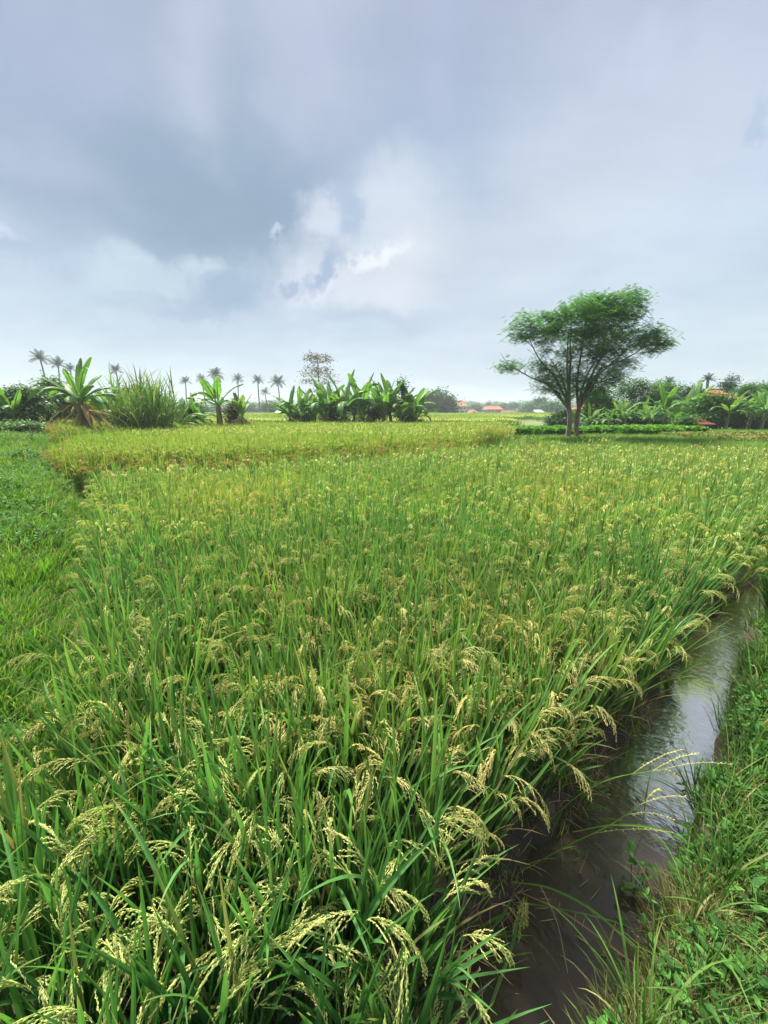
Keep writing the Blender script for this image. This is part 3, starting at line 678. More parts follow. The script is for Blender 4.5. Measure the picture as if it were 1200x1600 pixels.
skirt_me = skirt.mesh('dead_leaves', [M['straw']])
ORD = ['first', 'second', 'third', 'fourth', 'fifth', 'sixth', 'seventh', 'eighth', 'ninth', 'tenth', 'eleventh', 'twelfth', 'thirteenth', 'fourteenth', 'fifteenth']
def banana(px, Y, ytop, label, group, seed, trunk_h=.42, nleaf=9, up=.4, wide=1.1, zbase=None, thick=1.0, dead=False, spread=1.0):
    """px = where it stands across the view, Y = distance, ytop = height its tallest leaf reaches"""
    r = random.Random(seed); x = (px - 600) / FPX * (Y * math.cos(PITCH) + .25); z = float(gz(x, Y)) if zbase is None else zbase
    H = max(.8, atY(px, ytop, Y).z - z); h = H * trunk_h; ls = (H - h) / 1.6
    t = thing('banana_plant', label, 'banana plant', (x, Y, z), group=group)
    tm, tp = btrunk[seed % 3]
    obj('trunk', tm, t, rot=(0, 0, r.uniform(0, 6.28) * 0), scale=(h * 1.3 * thick, h * 1.3 * thick, h)); top = Vector((tp.x * h * 1.3, tp.y * h * 1.3, h * .97))
    if dead: obj('dead_leaves', skirt_me, t, scale=(h, h, h))
    a = r.uniform(0, 6.28)
    nleaf = int(nleaf * 1.4)
    for i in range(nleaf):
        f = i / nleaf; a += 2.4 + r.uniform(-.35, .35)
        if f < up: me_, tilt = r.choice(bl_up), r.uniform(.05, .75) * spread
        elif f < .85: me_, tilt = r.choice(bl_mid), r.uniform(.35, .8) * spread
        else: me_, tilt = r.choice(bl_low), r.uniform(.5, .9)
        s = ls * r.uniform(.85, 1.0) * (1.0 if f < .85 else .8)
        if i == 0: tilt = .05 if seed != 905 else .5; s = ls
        o = obj('leaf', me_, t, top, (0, 0, 0), (s, s * wide * r.uniform(.85, 1.1), s))
        o.rotation_euler = (Matrix.Rotation(a, 3, 'Z') @ Matrix.Rotation(tilt, 3, 'Y')).to_euler()
    return t

G_L = 'banana plants left of the elephant grass'
banana(30, 15.5, 592, 'banana plant with upright fanned leaves at the far left edge', None, 901, .35, 10, .6, wide=1.4)
banana(4, 17.5, 604, 'dark half hidden banana plant cut by the left edge of the view', None, 921, .35, 9, .5)
banana(138, 13.6, 556, 'big bright green banana plant with a thick brown trunk', None, 902, .5, 16, .28, wide=1.15, thick=1.6, dead=True, spread=1.5)
banana(178, 16.5, 600, 'darker banana plant squeezed between the big banana and elephant grass', None, 903, .4, 10, .4, wide=1.3)
banana(283, 17, 615, 'low broad leaved banana plant right beside the elephant grass', None, 904, .25, 10, .3, wide=1.6, spread=1.3)
banana(345, 19.5, 578, 'slim banana plant with widely arching leaves standing alone', None, 905, .5, 8, .35, wide=1.4, spread=1.6)
banana(314, 20.5, 616, 'small banana plant left of the slim lone one', None, 907, .35, 8, .4, wide=1.2)
banana(378, 19.3, 612, 'short young banana plant with leaves pointing up above dead leaves', None, 906, .45, 6, .9, dead=True)
mid = [(452, 24.4, 604), (474, 24, 594), (492, 25.2, 606), (508, 24.2, 583), (524, 25.4, 590), (538, 24, 581), (552, 25, 598), (568, 24.3, 582), (584, 25.5, 586), (598, 24.2, 590), (612, 25.2, 584), (626, 24.1, 592), (638, 25, 588), (652, 24, 604)]
for i, (px, Y_, yt) in enumerate(mid):
    yt += (0, 6, -2, 3, 9, -1, 5)[i % 7]
    banana(px, Y_, yt, '%s banana plant from the left in the long clump behind the second paddy' % ORD[i], 'banana plants in the long clump', 930 + i, .36, 10, .45, wide=1.25)
right = [(918, 24, 630), (950, 22.8, 634), (978, 22.6, 628), (1012, 22.8, 622), (1050, 22.6, 628), (935, 25, 640), (965, 23.5, 616), (1000, 26, 620), (1038, 23.5, 598), (1062, 26.5, 605), (1082, 25.5, 583), (1100, 24.5, 612), (1133, 22.5, 606), (1150, 26, 600), (1168, 24, 612), (1188, 22.5, 600), (1206, 23.5, 596)]
right.sort()
ORD += ['sixteenth', 'seventeenth', 'eighteenth']
for i, (px, Y_, yt) in enumerate(right):
    banana(px, Y_, yt, '%s banana plant from the left in the garden right of the tree' % ORD[i], 'banana plants in the right garden', 960 + i, .42, 10, .45, wide=1.2, spread=1.3)

# ------------------------------------------------------------------ leafy trees
def leaf_cloud(mb, blobs, n, size, r, mode='leaf', mi=0, shell=.55, clump=14, flat=.55):
    """leaf-sized faces gathered in clumps through blobs = (centre, radii)"""
    vol = [b[1][0] * b[1][1] * b[1][2] for b in blobs]; tot = sum(v ** .75 for v in vol)
    for (c, rad), v in zip(blobs, vol):
        m = int(n * v ** .75 / tot / clump) + 1
        for _ in range(m):
            while True:
                q = Vector((r.uniform(-1, 1), r.uniform(-1, 1), r.uniform(-1, 1)))
                if q.length < 1 and (q.length > shell or r.random() < .45): break
            cc_ = Vector((c[0] + q.x * rad[0], c[1] + q.y * rad[1], c[2] + q.z * rad[2])); ct = r.uniform(0, .5); cs_ = size * r.uniform(1.5, 3.0)
            for _ in range(clump):
                p = cc_ + Vector((r.gauss(0, cs_), r.gauss(0, cs_), r.gauss(0, cs_ * flat)))
                if mode == 'frond':
                    a = r.uniform(0, 6.28); ln = size * r.uniform(2.2, 3.6); h = Vector((math.cos(a), math.sin(a), r.uniform(-.5, .25))).normalized(); sd = Vector((-math.sin(a), math.cos(a), 0)); t = ct + r.uniform(0, .5)
                    vs, fs, cs = [], [], []
                    for j in range(6):
                        s = j / 5; b0 = p + h * ln * s + Vector((0, 0, -.35 * ln * s * s)); w = ln * .34 * math.sin(math.pi * (.15 + .8 * s))
                        for sg in (-1, 1):
                            k0 = len(vs); e = b0 + sd * sg * w + h * ln * .07 + Vector((0, 0, -w * .35))
                            vs += [b0 - h * ln * .06, e - h * ln * .04, e + h * ln * .04, b0 + h * ln * .075]; fs.append((k0, k0 + 1, k0 + 2, k0 + 3)); cs += [(t, .3 + .7 * s, 0)] * 4
                    mb.add(vs, fs, cs, mi)
                else:
                    a = r.uniform(0, 6.28); d = Vector((math.cos(a), math.sin(a), r.uniform(-.9, .35))).normalized(); sd = d.cross(Vector((r.uniform(-.4, .4), r.uniform(-.4, .4), 1))).normalized()
                    L = size * r.uniform(1.0, 1.8); w = L * .36; t = ct + r.uniform(0, .5)
                    mb.add([p, p + d * L * .5 + sd * w, p + d * L, p + d * L * .5 - sd * w], [(0, 1, 2, 3)], [(t, r.random(), 0)] * 4, mi)
def limb(mb, a, b, r0, r1, r, sag=.12, n=7):
    a, b = Vector(a), Vector(b); L = (b - a).length; pts = []
    o = Vector((r.uniform(-1, 1), r.uniform(-1, 1), 0)) * L * .05
    for i in range(n + 1):
        s = i / n; pts.append(a.lerp(b, s) + o * math.sin(math.pi * s) + Vector((0, 0, -sag * L * math.sin(math.pi * s))))
    tube(mb, pts, [r0 * (1 - s / n) + r1 * s / n for s in range(n + 1)], 6, .5); return pts

# the single tree in the field: two trunks that part near the ground, spreading flat-topped crown
TY = 16.0; rt = random.Random(77)
fb = atY(893, 684, TY); tz = float(gz(fb.x, TY)); base = Vector((fb.x, TY, tz))
def L_(px, py, dy=0.0): v = atY(px, py, TY + dy); return v - base
tree = thing('tree', 'single tree with a spreading feathery crown standing in the field at right', 'tree', base)
mb = MB()
b1 = L_(886, 684); b1.z = -.1; b2 = L_(902, 684, .2); b2.z = -.1
f1 = L_(890, 640); f2 = L_(904, 640, .1)
limb(mb, b1, f1, .105, .085, rt, 0); limb(mb, b2, f2, .095, .08, rt, 0)
limb(mb, L_(899, 680, -.1), L_(907, 668, -.3), .03, .012, rt, 0, 3)
tr = obj('trunk', mb.mesh('trunk', [M['bark']], True), tree)
ends = [(f1, (865, 585), (828, 532), -.3), (f1, (858, 600), (800, 573), .2), (f1, (878, 590), (860, 560), .5), (f1, (886, 575), (888, 520), -.4), (f1, (892, 560), (893, 500), .3),
        (f2, (905, 570), (915, 490), .6), (f2, (920, 580), (950, 510), -.6), (f2, (935, 585), (985, 540), .2), (f2, (930, 575), (975, 485), .5), (f2, (925, 600), (965, 588), -.5), (f2, (940, 575), (1018, 535), -.2), (f1, (870, 612), (850, 595), -.5), (f2, (915, 610), (935, 590), .8)]
for (s, m_, e, dy) in ends:
    mb = MB(); mp = L_(m_[0], m_[1], dy * .5); ep = L_(e[0], e[1], dy)
    limb(mb, s, mp, .055, .036, rt, -.04, 6); pts = limb(mb, mp, ep, .036, .014, rt, .05, 6)
    for q in range(5):
        a = pts[rt.randint(1, 6)]; limb(mb, a, a + Vector((rt.uniform(-.6, .6), rt.uniform(-.6, .6), rt.uniform(.1, .5))), .014, .005, rt, 0, 4)
    obj('branch', mb.mesh('branch', [M['bark']], True), tree)
S16 = TY / FPX * .97
def tb(px, py, rx_, ry_, dy=0.0, depth=None): return (L_(px, py, dy), (rx_ * S16, (depth or rx_ * .8) * S16, ry_ * S16))
big = [tb(820, 508, 22, 18, -.3), tb(806, 518, 10, 14, -.2), tb(850, 505, 26, 16, .2), tb(872, 512, 26, 20, 0), tb(845, 522, 30, 10, -.3), tb(900, 498, 34, 28, -.5), tb(915, 480, 28, 18, .4), tb(942, 478, 30, 20, .1), tb(935, 500, 34, 26, .7),
       tb(965, 478, 24, 18, -.3), tb(985, 468, 20, 15, .2), tb(998, 462, 11, 10, .3), tb(992, 485, 15, 14, .1), tb(965, 505, 28, 20, -.6), tb(940, 525, 34, 18, -.6), tb(960, 535, 30, 18, .5),
       tb(1000, 520, 26, 14, .2), tb(1020, 530, 26, 16, -.1), tb(1035, 532, 14, 14, 0), tb(1010, 540, 26, 12, .4), tb(905, 530, 26, 16, .7), tb(915, 555, 26, 18, .6), tb(950, 560, 30, 18, .2), tb(975, 572, 20, 14, .3),
       tb(930, 585, 28, 14, -.3), tb(965, 590, 22, 10, .1), tb(920, 605, 22, 16, -.2), tb(905, 615, 16, 14, .4), tb(938, 605, 18, 12, .3)]
thin = [tb(796, 570, 14, 9, .1), tb(783, 572, 8, 7, .1), tb(806, 574, 10, 6, .2), tb(842, 570, 17, 9, -.3), tb(858, 580, 18, 12, -.3), tb(845, 590, 14, 8, -.4), tb(862, 600, 18, 10, -.5), tb(855, 545, 12, 12, .1), tb(885, 560, 16, 20, .2), tb(880, 590, 18, 14, -.2), tb(850, 608, 12, 6, -.5), tb(880, 615, 14, 10, -.4), tb(895, 590, 18, 20, .3)]
mb = MB(); leaf_cloud(mb, big, 10500, .07, rt, 'frond', shell=.68, clump=9, flat=.55); leaf_cloud(mb, thin, 2600, .06, rt, 'frond', shell=.2, clump=5)
obj('crown', mb.mesh('crown', [M['tree_leaf']]), tree)

def leafy(px, Y, ytop, wpx, label, mt, seed, cat='tree', group=None, size=.10, n=2600, ybot=None, trunk=.3, name='tree', lobes=9, round_=1.0, zb=None):
    r = random.Random(seed); x = (px - 600) / FPX * (Y * math.cos(PITCH) + .25); z = float(gz(x, Y)) if zb is None else zb
    H = atY(px, ytop, Y).z - z; Wd = wpx / FPX * Y * .97; t = thing(name, label, cat, (x, Y, z), group=group)
    z0 = H * trunk; blobs = []
    for i in range(lobes):
        f = i / max(1, lobes - 1); rr = r.uniform(.24, .4); zz = z0 + (H - z0) * (.22 + .62 * r.random()); k_ = math.sqrt(max(.1, 1 - ((zz - z0) / (H - z0) - .35) ** 2 * 1.6)) * round_
        a = r.uniform(0, 6.28); q = r.uniform(.1, .7); blobs.append((Vector((math.cos(a) * Wd * .5 * q * k_, math.sin(a) * Wd * .4 * q * k_, zz)), (Wd * rr * .62, Wd * rr * .6, (H - z0) * rr * .5)))
    blobs.append((Vector((r.uniform(-.1, .1) * Wd, 0, z0 + (H - z0) * .82)), (Wd * .2, Wd * .2, (H - z0) * .17)))
    mb = MB(); limb(mb, (0, 0, -.1), (0, 0, H * .7), H * .028, H * .01, r, 0)
    for b in blobs[:6]: limb(mb, (0, 0, H * r.uniform(.2, .5)), b[0], H * .012, H * .004, r, 0, 4)
    obj('trunk', mb.mesh('trunk', [M['bark']]), t)
    mb = MB(); leaf_cloud(mb, blobs, int(n * 2.0), size, r); obj('crown', mb.mesh('crown', [mt]), t); return t

# bushes and trees at left
leafy(62, 16.5, 600, 95, 'dense green bush between the left edge and the big banana', M['tree_mid'], 1001, 'bush', None, .07, 5200, trunk=.02, name='bush')
leafy(98, 19, 588, 70, 'dark small leaved tree showing above the bush at left', M['tree_mid'], 1002, size=.10, n=1500, trunk=.2)
leafy(0, 22, 622, 90, 'dark tree low at the left edge behind the banana', M['tree_dark'], 1003, size=.1, n=2600, trunk=.05)
leafy(215, 22, 605, 90, 'dark bushy tree behind the elephant grass', M['tree_dark'], 1004, size=.1, n=3200, trunk=.05)
leafy(265, 20, 622, 60, 'green bush at the right foot of the elephant grass', M['tree_mid'], 1005, 'bush', size=.08, n=2600, trunk=.02, name='bush')
leafy(368, 20.2, 628, 42, 'brownish low bush under the short young banana', M['tree_rust'], 1006, 'bush', size=.07, n=1800, trunk=.02, name='bush')
leafy(20, 14, 660, 90, 'low rough weeds bush on the mound at the left edge', M['tree_mid'], 1007, 'bush', size=.06, n=1800, trunk=.02, name='bush')
for i, (px, yt, w) in enumerate([(470, 640, 60), (520, 636, 70), (580, 637, 70), (640, 642, 50)]):
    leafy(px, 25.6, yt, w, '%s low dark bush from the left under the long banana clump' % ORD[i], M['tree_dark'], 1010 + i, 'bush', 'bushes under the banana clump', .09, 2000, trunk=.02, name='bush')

for i, (px, Y_, yt, w, lb) in enumerate([(110, 18.5, 612, 70, 'green bush filling the space behind the big banana'), (160, 19, 618, 60, 'green bush between the big banana and the elephant grass'), (20, 18, 612, 70, 'mid green bush behind the banana at the left edge'),
        (310, 21, 628, 50, 'dark green bush between the low broad leaved banana and the slim one'), (235, 19, 600, 90, 'leafy green bush rising behind the right elephant grass clump')]):
    leafy(px, Y_, yt, w, lb, M['tree_mid' if i % 2 else 'tree_dark'], 1050 + i, 'bush', 'bushes behind the left bananas', .08, 3000, trunk=.02, name='bush')
# elephant grass
def cane_clump(px, Y, ytop, wpx, label, seed, n=70):
    r = random.Random(seed); x = (px - 600) / FPX * (Y * .967 + .25); z = float(gz(x, Y)); H = atY(px, ytop, Y).z - z; Wd = wpx / FPX * Y * .97
    t = thing('elephant_grass', label, 'tall grass', (x, Y, z), group='elephant grass clumps at left'); lv, st = MB(), MB()
    for i in range(n):
        a = r.uniform(0, 6.28); q = r.uniform(0, .34) * Wd; b = Vector((math.cos(a) * q, math.sin(a) * q, 0)); an = r.uniform(0, .3); h = H * r.uniform(.25, .66); d = Vector((math.cos(a) * math.sin(an), math.sin(a) * math.sin(an), math.cos(an)))
        tube(st, [b, b + d * h * .5, b + d * h], [.016, .013, .006], 4, r.random(), dry=r.uniform(0, .35))
        for j in range(9):
            f = .25 + .75 * j / 8; dd = r.random() < .08 or f < .3
            ribbon(lv, b + d * h * f, r.uniform(0, 6.28), r.uniform(.1, .7), r.uniform(.3, 2.3) if j < 6 else r.uniform(0, .9), H * r.uniform(.28, .5), .045, 7, r.random(), .2, side=r.uniform(-.4, .4), dry=.8 * dd)
    obj('stems', st.mesh('stems', [M['cane']]), t); obj('leaf_blades', lv.mesh('leaf_blades', [M['cane']]), t)
cane_clump(203, 15.5, 566, 55, 'narrower left clump of tall elephant grass with bluish leaves', 1101, 32)
cane_clump(243, 15.2, 562, 70, 'wider right clump of tall elephant grass with dry stalks at its foot', 1102, 50)

# coconut palms
def frond_mesh(seed, L=2.6, bend=1.3, n=13):
    r = random.Random(seed); mb = MB(); p = Vector((0, 0, 0)); pts, ds = [], []
    for i in range(n + 1):
        a = .15 + bend * (i / n) ** 1.2; d = Vector((math.sin(a), 0, math.cos(a))); pts.append(p.copy()); ds.append(d); p = p + d * L / n
    tube(mb, pts, [.035 * (1 - i / n) + .008 for i in range(n + 1)], 3, .5)
    for i in range(2, n + 1):
        s = i / n
        for sd in (-1, 1):
            ln = .75 * math.sin(math.pi * (.12 + .8 * s)) + .1; d = (Vector((0, sd, 0)) + ds[i] * .8 + Vector((0, 0, -.45))).normalized(); a = pts[i]; e = a + d * ln; w = ds[i] * .085
            mb.add([a - w, a + w, e + w * .2, e - w * .2], [(0, 1, 2, 3)], [(r.random(), s, 0)] * 4)
    return mb
fm = [frond_mesh(1200 + i, 2.6, b) for i, b in enumerate((.5, .8, 1.1, 1.3, 1.5))]
def palm_crown(r, s=1.0, n=20):
    mb = MB(); a = 0
    for i in range(n):
        f = i / n; a += 2.4; q = fm[min(4, int(f * 5))]; T = Matrix.Rotation(a, 4, 'Z') @ Matrix.Rotation(.15 + f * 1.1 + r.uniform(-.15, .15), 4, 'Y') @ Matrix.Scale(s * r.uniform(.85, 1.1), 4); mb.add([T @ v for v in q.v], q.f, q.c)
    return mb
pc = [palm_crown(random.Random(1250 + i)).mesh('crown', [M['palm_leaf']]) for i in range(4)]
def palm(px, py, Y, label, seed, crown_px=24, lean=0.0):
    """px, py: the middle of the crown"""
    r = random.Random(seed); c = atY(px, py, Y); x, z = c.x, float(gz(c.x, Y)); h = c.z - z
    t = thing('coconut_palm', label, 'palm tree', (x - lean * h, Y, z), group='coconut palms along the horizon')
    tm, tp = trunk_mesh(h, .2, .12, (lean, 0), seed, M['palm_bark'], 6)
    obj('trunk', tm, t); s = crown_px / FPX * Y / 4.4 * r.uniform(.72, 1.0)
    o = obj('crown', pc[seed % 4], t, (tp.x, tp.y, h), (0, 0, r.uniform(0, 6.28)), s); return o
pl = [(63, 562, 75, 31), (91, 571, 85, 24), (110, 577, 95, 18), (290, 597, 110, 20), (315, 594, 105, 22), (337, 587, 95, 26), (372, 594, 110, 20), (403, 596, 100, 22), (414, 614, 120, 18), (434, 599, 105, 26),
      (181, 580, 90, 24), (684, 616, 100, 20), (763, 634, 190, 12), (832, 634, 170, 12), (850, 626, 150, 14), (1044, 600, 42, 24), (1106, 594, 45, 24)]
pl.sort()
for i, (px, py, Y_, cp) in enumerate(pl):
    where = {684: 'coconut palm rising inside the dark grove behind the bananas', 763: 'tiny hazy coconut palm over the orange roofed long house', 832: 'tiny hazy coconut palm with leaning trunk between far roofs and far trees',
             850: 'tiny hazy coconut palm against the bluish far trees left of the single tree', 1044: 'palm top showing over the garden bananas right of the single tree', 1106: 'dark ragged palm top left of the orange roof in the garden',
             181: 'palm top showing above the left elephant grass clump'}.get(px)
    n_ = [p for p in pl if p[0] < 480 and p[0] != 181].index(pl[i]) if not where else 0
    palm(px, py, Y_, where or '%s coconut palm from the left along the left half of the horizon' % ORD[n_], 1300 + i, cp, {832: .25, 403: .02, 434: -.05}.get(px, random.uniform(-.09, .09)))

# tiered tree behind the bananas
r = random.Random(61); Yt = 42; x = atY(500, 650, Yt).x; z = float(gz(x, Yt)); t = thing('tree', 'thin tree with flat rusty green tiers rising behind the long banana clump', 'tree', (x, Yt, z))
H = atY(500, 553, Yt).z - z; mb = MB(); limb(mb, (0, 0, 0), (0, 0, H), .1, .03, r, 0, 8); mc = MB(); blobs = []
for (py, w) in ((556, 17), (562, 24), (576, 26), (584, 34), (596, 32), (612, 34)):
    zz = atY(500, py, Yt).z - z
    for q in range(7):
        a = q * .9 + r.uniform(-.3, .3); e = Vector((math.cos(a), math.sin(a), 0)) * w / FPX * Yt * r.uniform(.45, .8) + Vector((0, 0, zz + r.uniform(-.1, .1))); limb(mb, (0, 0, zz - .35), e, .025, .01, r, .05, 4); blobs.append((e, (.55, .55, .13)))
obj('trunk', mb.mesh('trunk', [M['bark']]), t); leaf_cloud(mc, blobs, 2400, .12, r, shell=.1, clump=8); obj('crown', mc.mesh('crown', [M['tree_rust']]), t)

# the papaya-like spires
for (px, Y_, yt, lb) in ((628, 24.6, 583, 'slender upright shoot with small leaves above the right end of the banana clump'), (1184, 27, 588, 'papaya tree top with a flat crown near the right edge')):
    leafy(px, Y_, yt, 16 if px < 700 else 26, lb, M['tree_dark'] if px < 700 else M['tree_mid'], 1400 + px, 'tree', size=.08, n=500, trunk=.45 if px > 700 else .2, lobes=5)

# grove behind the bananas and the far trees
for i, (px, yt, w, Y_, lb) in enumerate([(671, 614, 24, 95, 'left round tree of the dark grove beyond the right end of the bananas'), (686, 608, 28, 98, 'tallest tree of the dark grove beyond the bananas'), (698, 622, 13, 94, 'lower right tree of the dark grove beyond the bananas'),
        (786, 631, 22, 200, 'small bluish tree between the two orange roofed houses'), (742, 632, 20, 190, 'small bluish tree right behind the two storey house'), (803, 630, 26, 190, 'bluish round far tree right of the long orange roof'),
        (843, 622, 28, 150, 'tall bluish tree on the horizon left of the single tree'), (829, 632, 40, 150, 'spreading bluish tree below the tall one left of the single tree'), (862, 630, 44, 120, 'bluish bushy tree partly behind the single tree'),
        (392, 631, 30, 130, 'pale blue green tree on the horizon under the fifth palm'), (424, 629, 44, 125, 'wide pale blue green tree on the horizon behind the banana gap'), (455, 634, 40, 120, 'dim tree seen through the left end of the long banana clump'),
        (300, 634, 60, 80, 'dark low tree behind the low broad leaved banana'), (340, 637, 40, 110, 'low hazy tree behind the slim lone banana'), (560, 625, 90, 90, 'wide dim tree seen through the middle of the long banana clump'), (620, 628, 60, 90, 'dim tree seen through the right end of the long banana clump')]):
    leafy(px, Y_, yt, w, lb, M['tree_dark'], 1500 + i, size=.45 if Y_ > 60 else .2, n=1300, trunk=.08, zb=.5)

# right garden
for i, (px, yt, w, Y_, lb, mt) in enumerate([(925, 604, 60, 27, 'bushy green tree directly right of the single tree trunk', 'tree_mid'), (985, 590, 90, 29, 'broad light green tree over the garden bananas', 'tree_mid'), (1020, 590, 60, 30, 'green feathery tree behind the palm top in the garden', 'tree_mid'),
        (1125, 584, 40, 34, 'dark round topped tree behind the orange roof', 'tree_dark'), (1116, 614, 84, 23.5, 'green bush climbing in front of the orange roof', 'tree_mid'), (1170, 598, 80, 31, 'light green tree behind the right edge bananas', 'tree_mid'), (1060, 600, 90, 29, 'dark green tree behind the tallest upright banana leaves', 'tree_dark'),
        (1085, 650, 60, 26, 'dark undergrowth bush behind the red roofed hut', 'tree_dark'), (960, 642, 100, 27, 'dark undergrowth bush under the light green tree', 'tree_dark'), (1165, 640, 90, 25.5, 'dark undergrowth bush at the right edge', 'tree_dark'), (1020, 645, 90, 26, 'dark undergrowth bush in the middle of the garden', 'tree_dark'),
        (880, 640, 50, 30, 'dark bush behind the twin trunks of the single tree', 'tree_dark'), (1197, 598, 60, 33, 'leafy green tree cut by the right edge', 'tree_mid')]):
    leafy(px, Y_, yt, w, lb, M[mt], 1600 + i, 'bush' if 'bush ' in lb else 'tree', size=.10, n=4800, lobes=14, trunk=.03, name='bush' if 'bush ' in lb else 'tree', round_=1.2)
leafy(1068, 21.3, 650, 26, 'small bluish leaved shrub at the left corner of the red roofed hut', M['weed'], 1650, 'shrub', size=.09, n=900, trunk=.05, name='shrub')

# sweet potato beds
def bed(x0, x1, ya, yb, ztop, label, mt, n, hh):
    vs = [sprig(1700 + i, M[mt], 27, hh, .12, .8) for i in range(5)]
    x = nr.uniform(x0, x1, n); y = nr.uniform(0, 1, n); lo = np.interp(x, [x0, x1], ya); hi = np.interp(x, [x0, x1], yb); y = lo + (hi - lo) * y
    z = gz(x, y) + nr.uniform(.0, ztop, n); scatter('sweet_potato_bed', rows(x, y, z, nr, 5, .7, 1.2, .4), vs, label, 'vegetable bed')
bed(5.6, 15.2, (17.3, 18.6), (18.6, 20.8), .16, 'bright green leafy vegetable bed like a low hedge behind the single tree', 'potato', 4600, .24)
bed(12.6, 21, (14.2, 13.2), (19.0, 17.5), .03, 'lower leafy bed with browning leaves in front of the red roofed hut', 'potato_dry', 5200, .12)
fl = MB(); rf = random.Random(3)
for i in range(6):
    a = i * 1.047; fl.add([Vector((0, 0, 0)), Vector((math.cos(a - .5) * .03, math.sin(a - .5) * .03, .012)), Vector((math.cos(a) * .04, math.sin(a) * .04, .02)), Vector((math.cos(a + .5) * .03, math.sin(a + .5) * .03, .012))], [(0, 1, 2, 3)], [(.5, 1, 0)] * 4)
flm = fl.mesh('flower', [M['flower']])
for i, (px, py) in enumerate([(1047, 688), (1055, 687.5), (1154, 698), (1161, 695), (1169, 697), (1183, 697), (1191, 697)]):
    v = atY(px, py, 14.6); tag(obj('flower', flm, None, v, (.9, 0, rf.uniform(0, 6)), 1.15), ORD[i] + ' small white flower from the left dotted among the browning leaves of the low bed', 'flower', 'white flowers in the low bed')

# ------------------------------------------------------------------ buildings
def prism(name, vs, fs, mt, parent, loc=(0, 0, 0)):
    mb = MB(); mb.add([Vector(v) for v in vs], fs, [(.5, .5, 0)] * len(vs)); return obj(name, mb.mesh(name, [mt]), parent, loc)
BOX = [(0, 3, 2, 1), (4, 5, 6, 7), (0, 1, 5, 4), (1, 2, 6, 5), (2, 3, 7, 6), (3, 0, 4, 7)]
def box(name, x0, x1, y0, y1, z0, z1, mt, parent): return prism(name, [(x0, y0, z0), (x1, y0, z0), (x1, y1, z0), (x0, y1, z0), (x0, y0, z1), (x1, y0, z1), (x1, y1, z1), (x0, y1, z1)], BOX, mt, parent)
def hip(name, x0, x1, y0, y1, z0, z1, mt, parent, ridge=.3, eave=.12, courses=7):
    """hipped roof built of stepped tile courses with a ridge cap"""
    mb = MB(); mx, my = (x0 + x1) / 2, (y0 + y1) / 2; hw, hd = (x1 - x0) / 2, (y1 - y0) / 2; rl = hw * ridge
    for i in range(courses):
        s0, s1 = i / courses, (i + 1) / courses; za, zb_ = z0 + (z1 - z0) * s0 ** 1.1, z0 + (z1 - z0) * s1 ** 1.1
        a = (hw * (1 - s0) + rl * s0, hd * (1 - s0) + .02 * s0); b = (hw * (1 - s1) + rl * s1 , hd * (1 - s1) + .02)
        ring = lambda w, d_, z: [Vector((mx - w, my - d_, z)), Vector((mx + w, my - d_, z)), Vector((mx + w, my + d_, z)), Vector((mx - w, my + d_, z))]
        v = ring(a[0], a[1], za) + ring(a[0], a[1], za + eave * .5) + ring(b[0], b[1], zb_ + eave * .5)
        mb.add(v, [(0, 1, 5, 4), (1, 2, 6, 5), (2, 3, 7, 6), (3, 0, 4, 7), (4, 5, 9, 8), (5, 6, 10, 9), (6, 7, 11, 10), (7, 4, 8, 11)] + ([(3, 2, 1, 0)] if i == 0 else []) + ([(8, 9, 10, 11)] if i == courses - 1 else []), [(.5, .5, 0)] * 12)
    o = obj(name, mb.mesh(name, [mt]), parent); mc = MB(); tube(mc, [(mx - rl - .1, my, z1 + eave), (mx, my, z1 + eave), (mx + rl + .1, my, z1 + eave)], eave * .9, 6); obj('ridge_cap', mc.mesh('ridge_cap', [mt]), o); return o
def window(parent, x0, x1, y, z0, z1, sash=True):
    t = .12
    f = obj('window', None, parent); mb = MB()
    def bx(a0, a1, b0, b1, c0, c1, mi=0): mb.add([Vector(q) for q in [(a0, b0, c0), (a1, b0, c0), (a1, b1, c0), (a0, b1, c0), (a0, b0, c1), (a1, b0, c1), (a1, b1, c1), (a0, b1, c1)]], BOX, [(.5, .5, 0)] * 8, mi)
    bx(x0, x0 + t, y - .08, y, z0, z1); bx(x1 - t, x1, y - .08, y, z0, z1); bx(x0 + t, x1 - t, y - .08, y, z0, z0 + t); bx(x0 + t, x1 - t, y - .08, y, z1 - t, z1)
    obj('frame', mb.mesh('frame', [M['wall_white']]), f); box('pane', x0 + t, x1 - t, y - .04, y - .01, z0 + t, z1 - t, M['dark'], f)
def pxw(n, Y): return n / FPX * Y * .97
# two storey house
Yh = 150; t = thing('two_storey_house', 'two storey grey house with orange hipped roof among the far trees', 'house', (atY(721, 650, Yh).x, Yh, .5)); w = pxw(23, Yh)
zt = atY(721, 634.5, Yh).z - .5; zr = atY(721, 628, Yh).z - .5
box('wall', -w / 2, w / 2, 0, 6, 0, zt * .97, M['wall'], t); hip('roof', -w / 2 - .6 + 1, w / 2 + .2 - .6, -.7, 6.7, zt, zr + .2, M['roof'], t, .25, .2); box('balcony_slab', -w / 2 - .3, w / 2 + .3, -1.2, -.003, zt * .45, zt * .52, M['wall_white'], t)
box('eave_band', -w / 2 - .3, w / 2 + .4, -.9, 6.9, zt * .972, zt * .999, M['wall_white'], t)
for i in range(4): window(t, -w / 2 + .5 + i * 1.4, -w / 2 + 1.6 + i * 1.4, -.002, zt * .58, zt * .88)
for i in range(3): window(t, -w / 2 + .6 + i * 1.8, -w / 2 + 1.9 + i * 1.8, -.002, zt * .1, zt * .4)
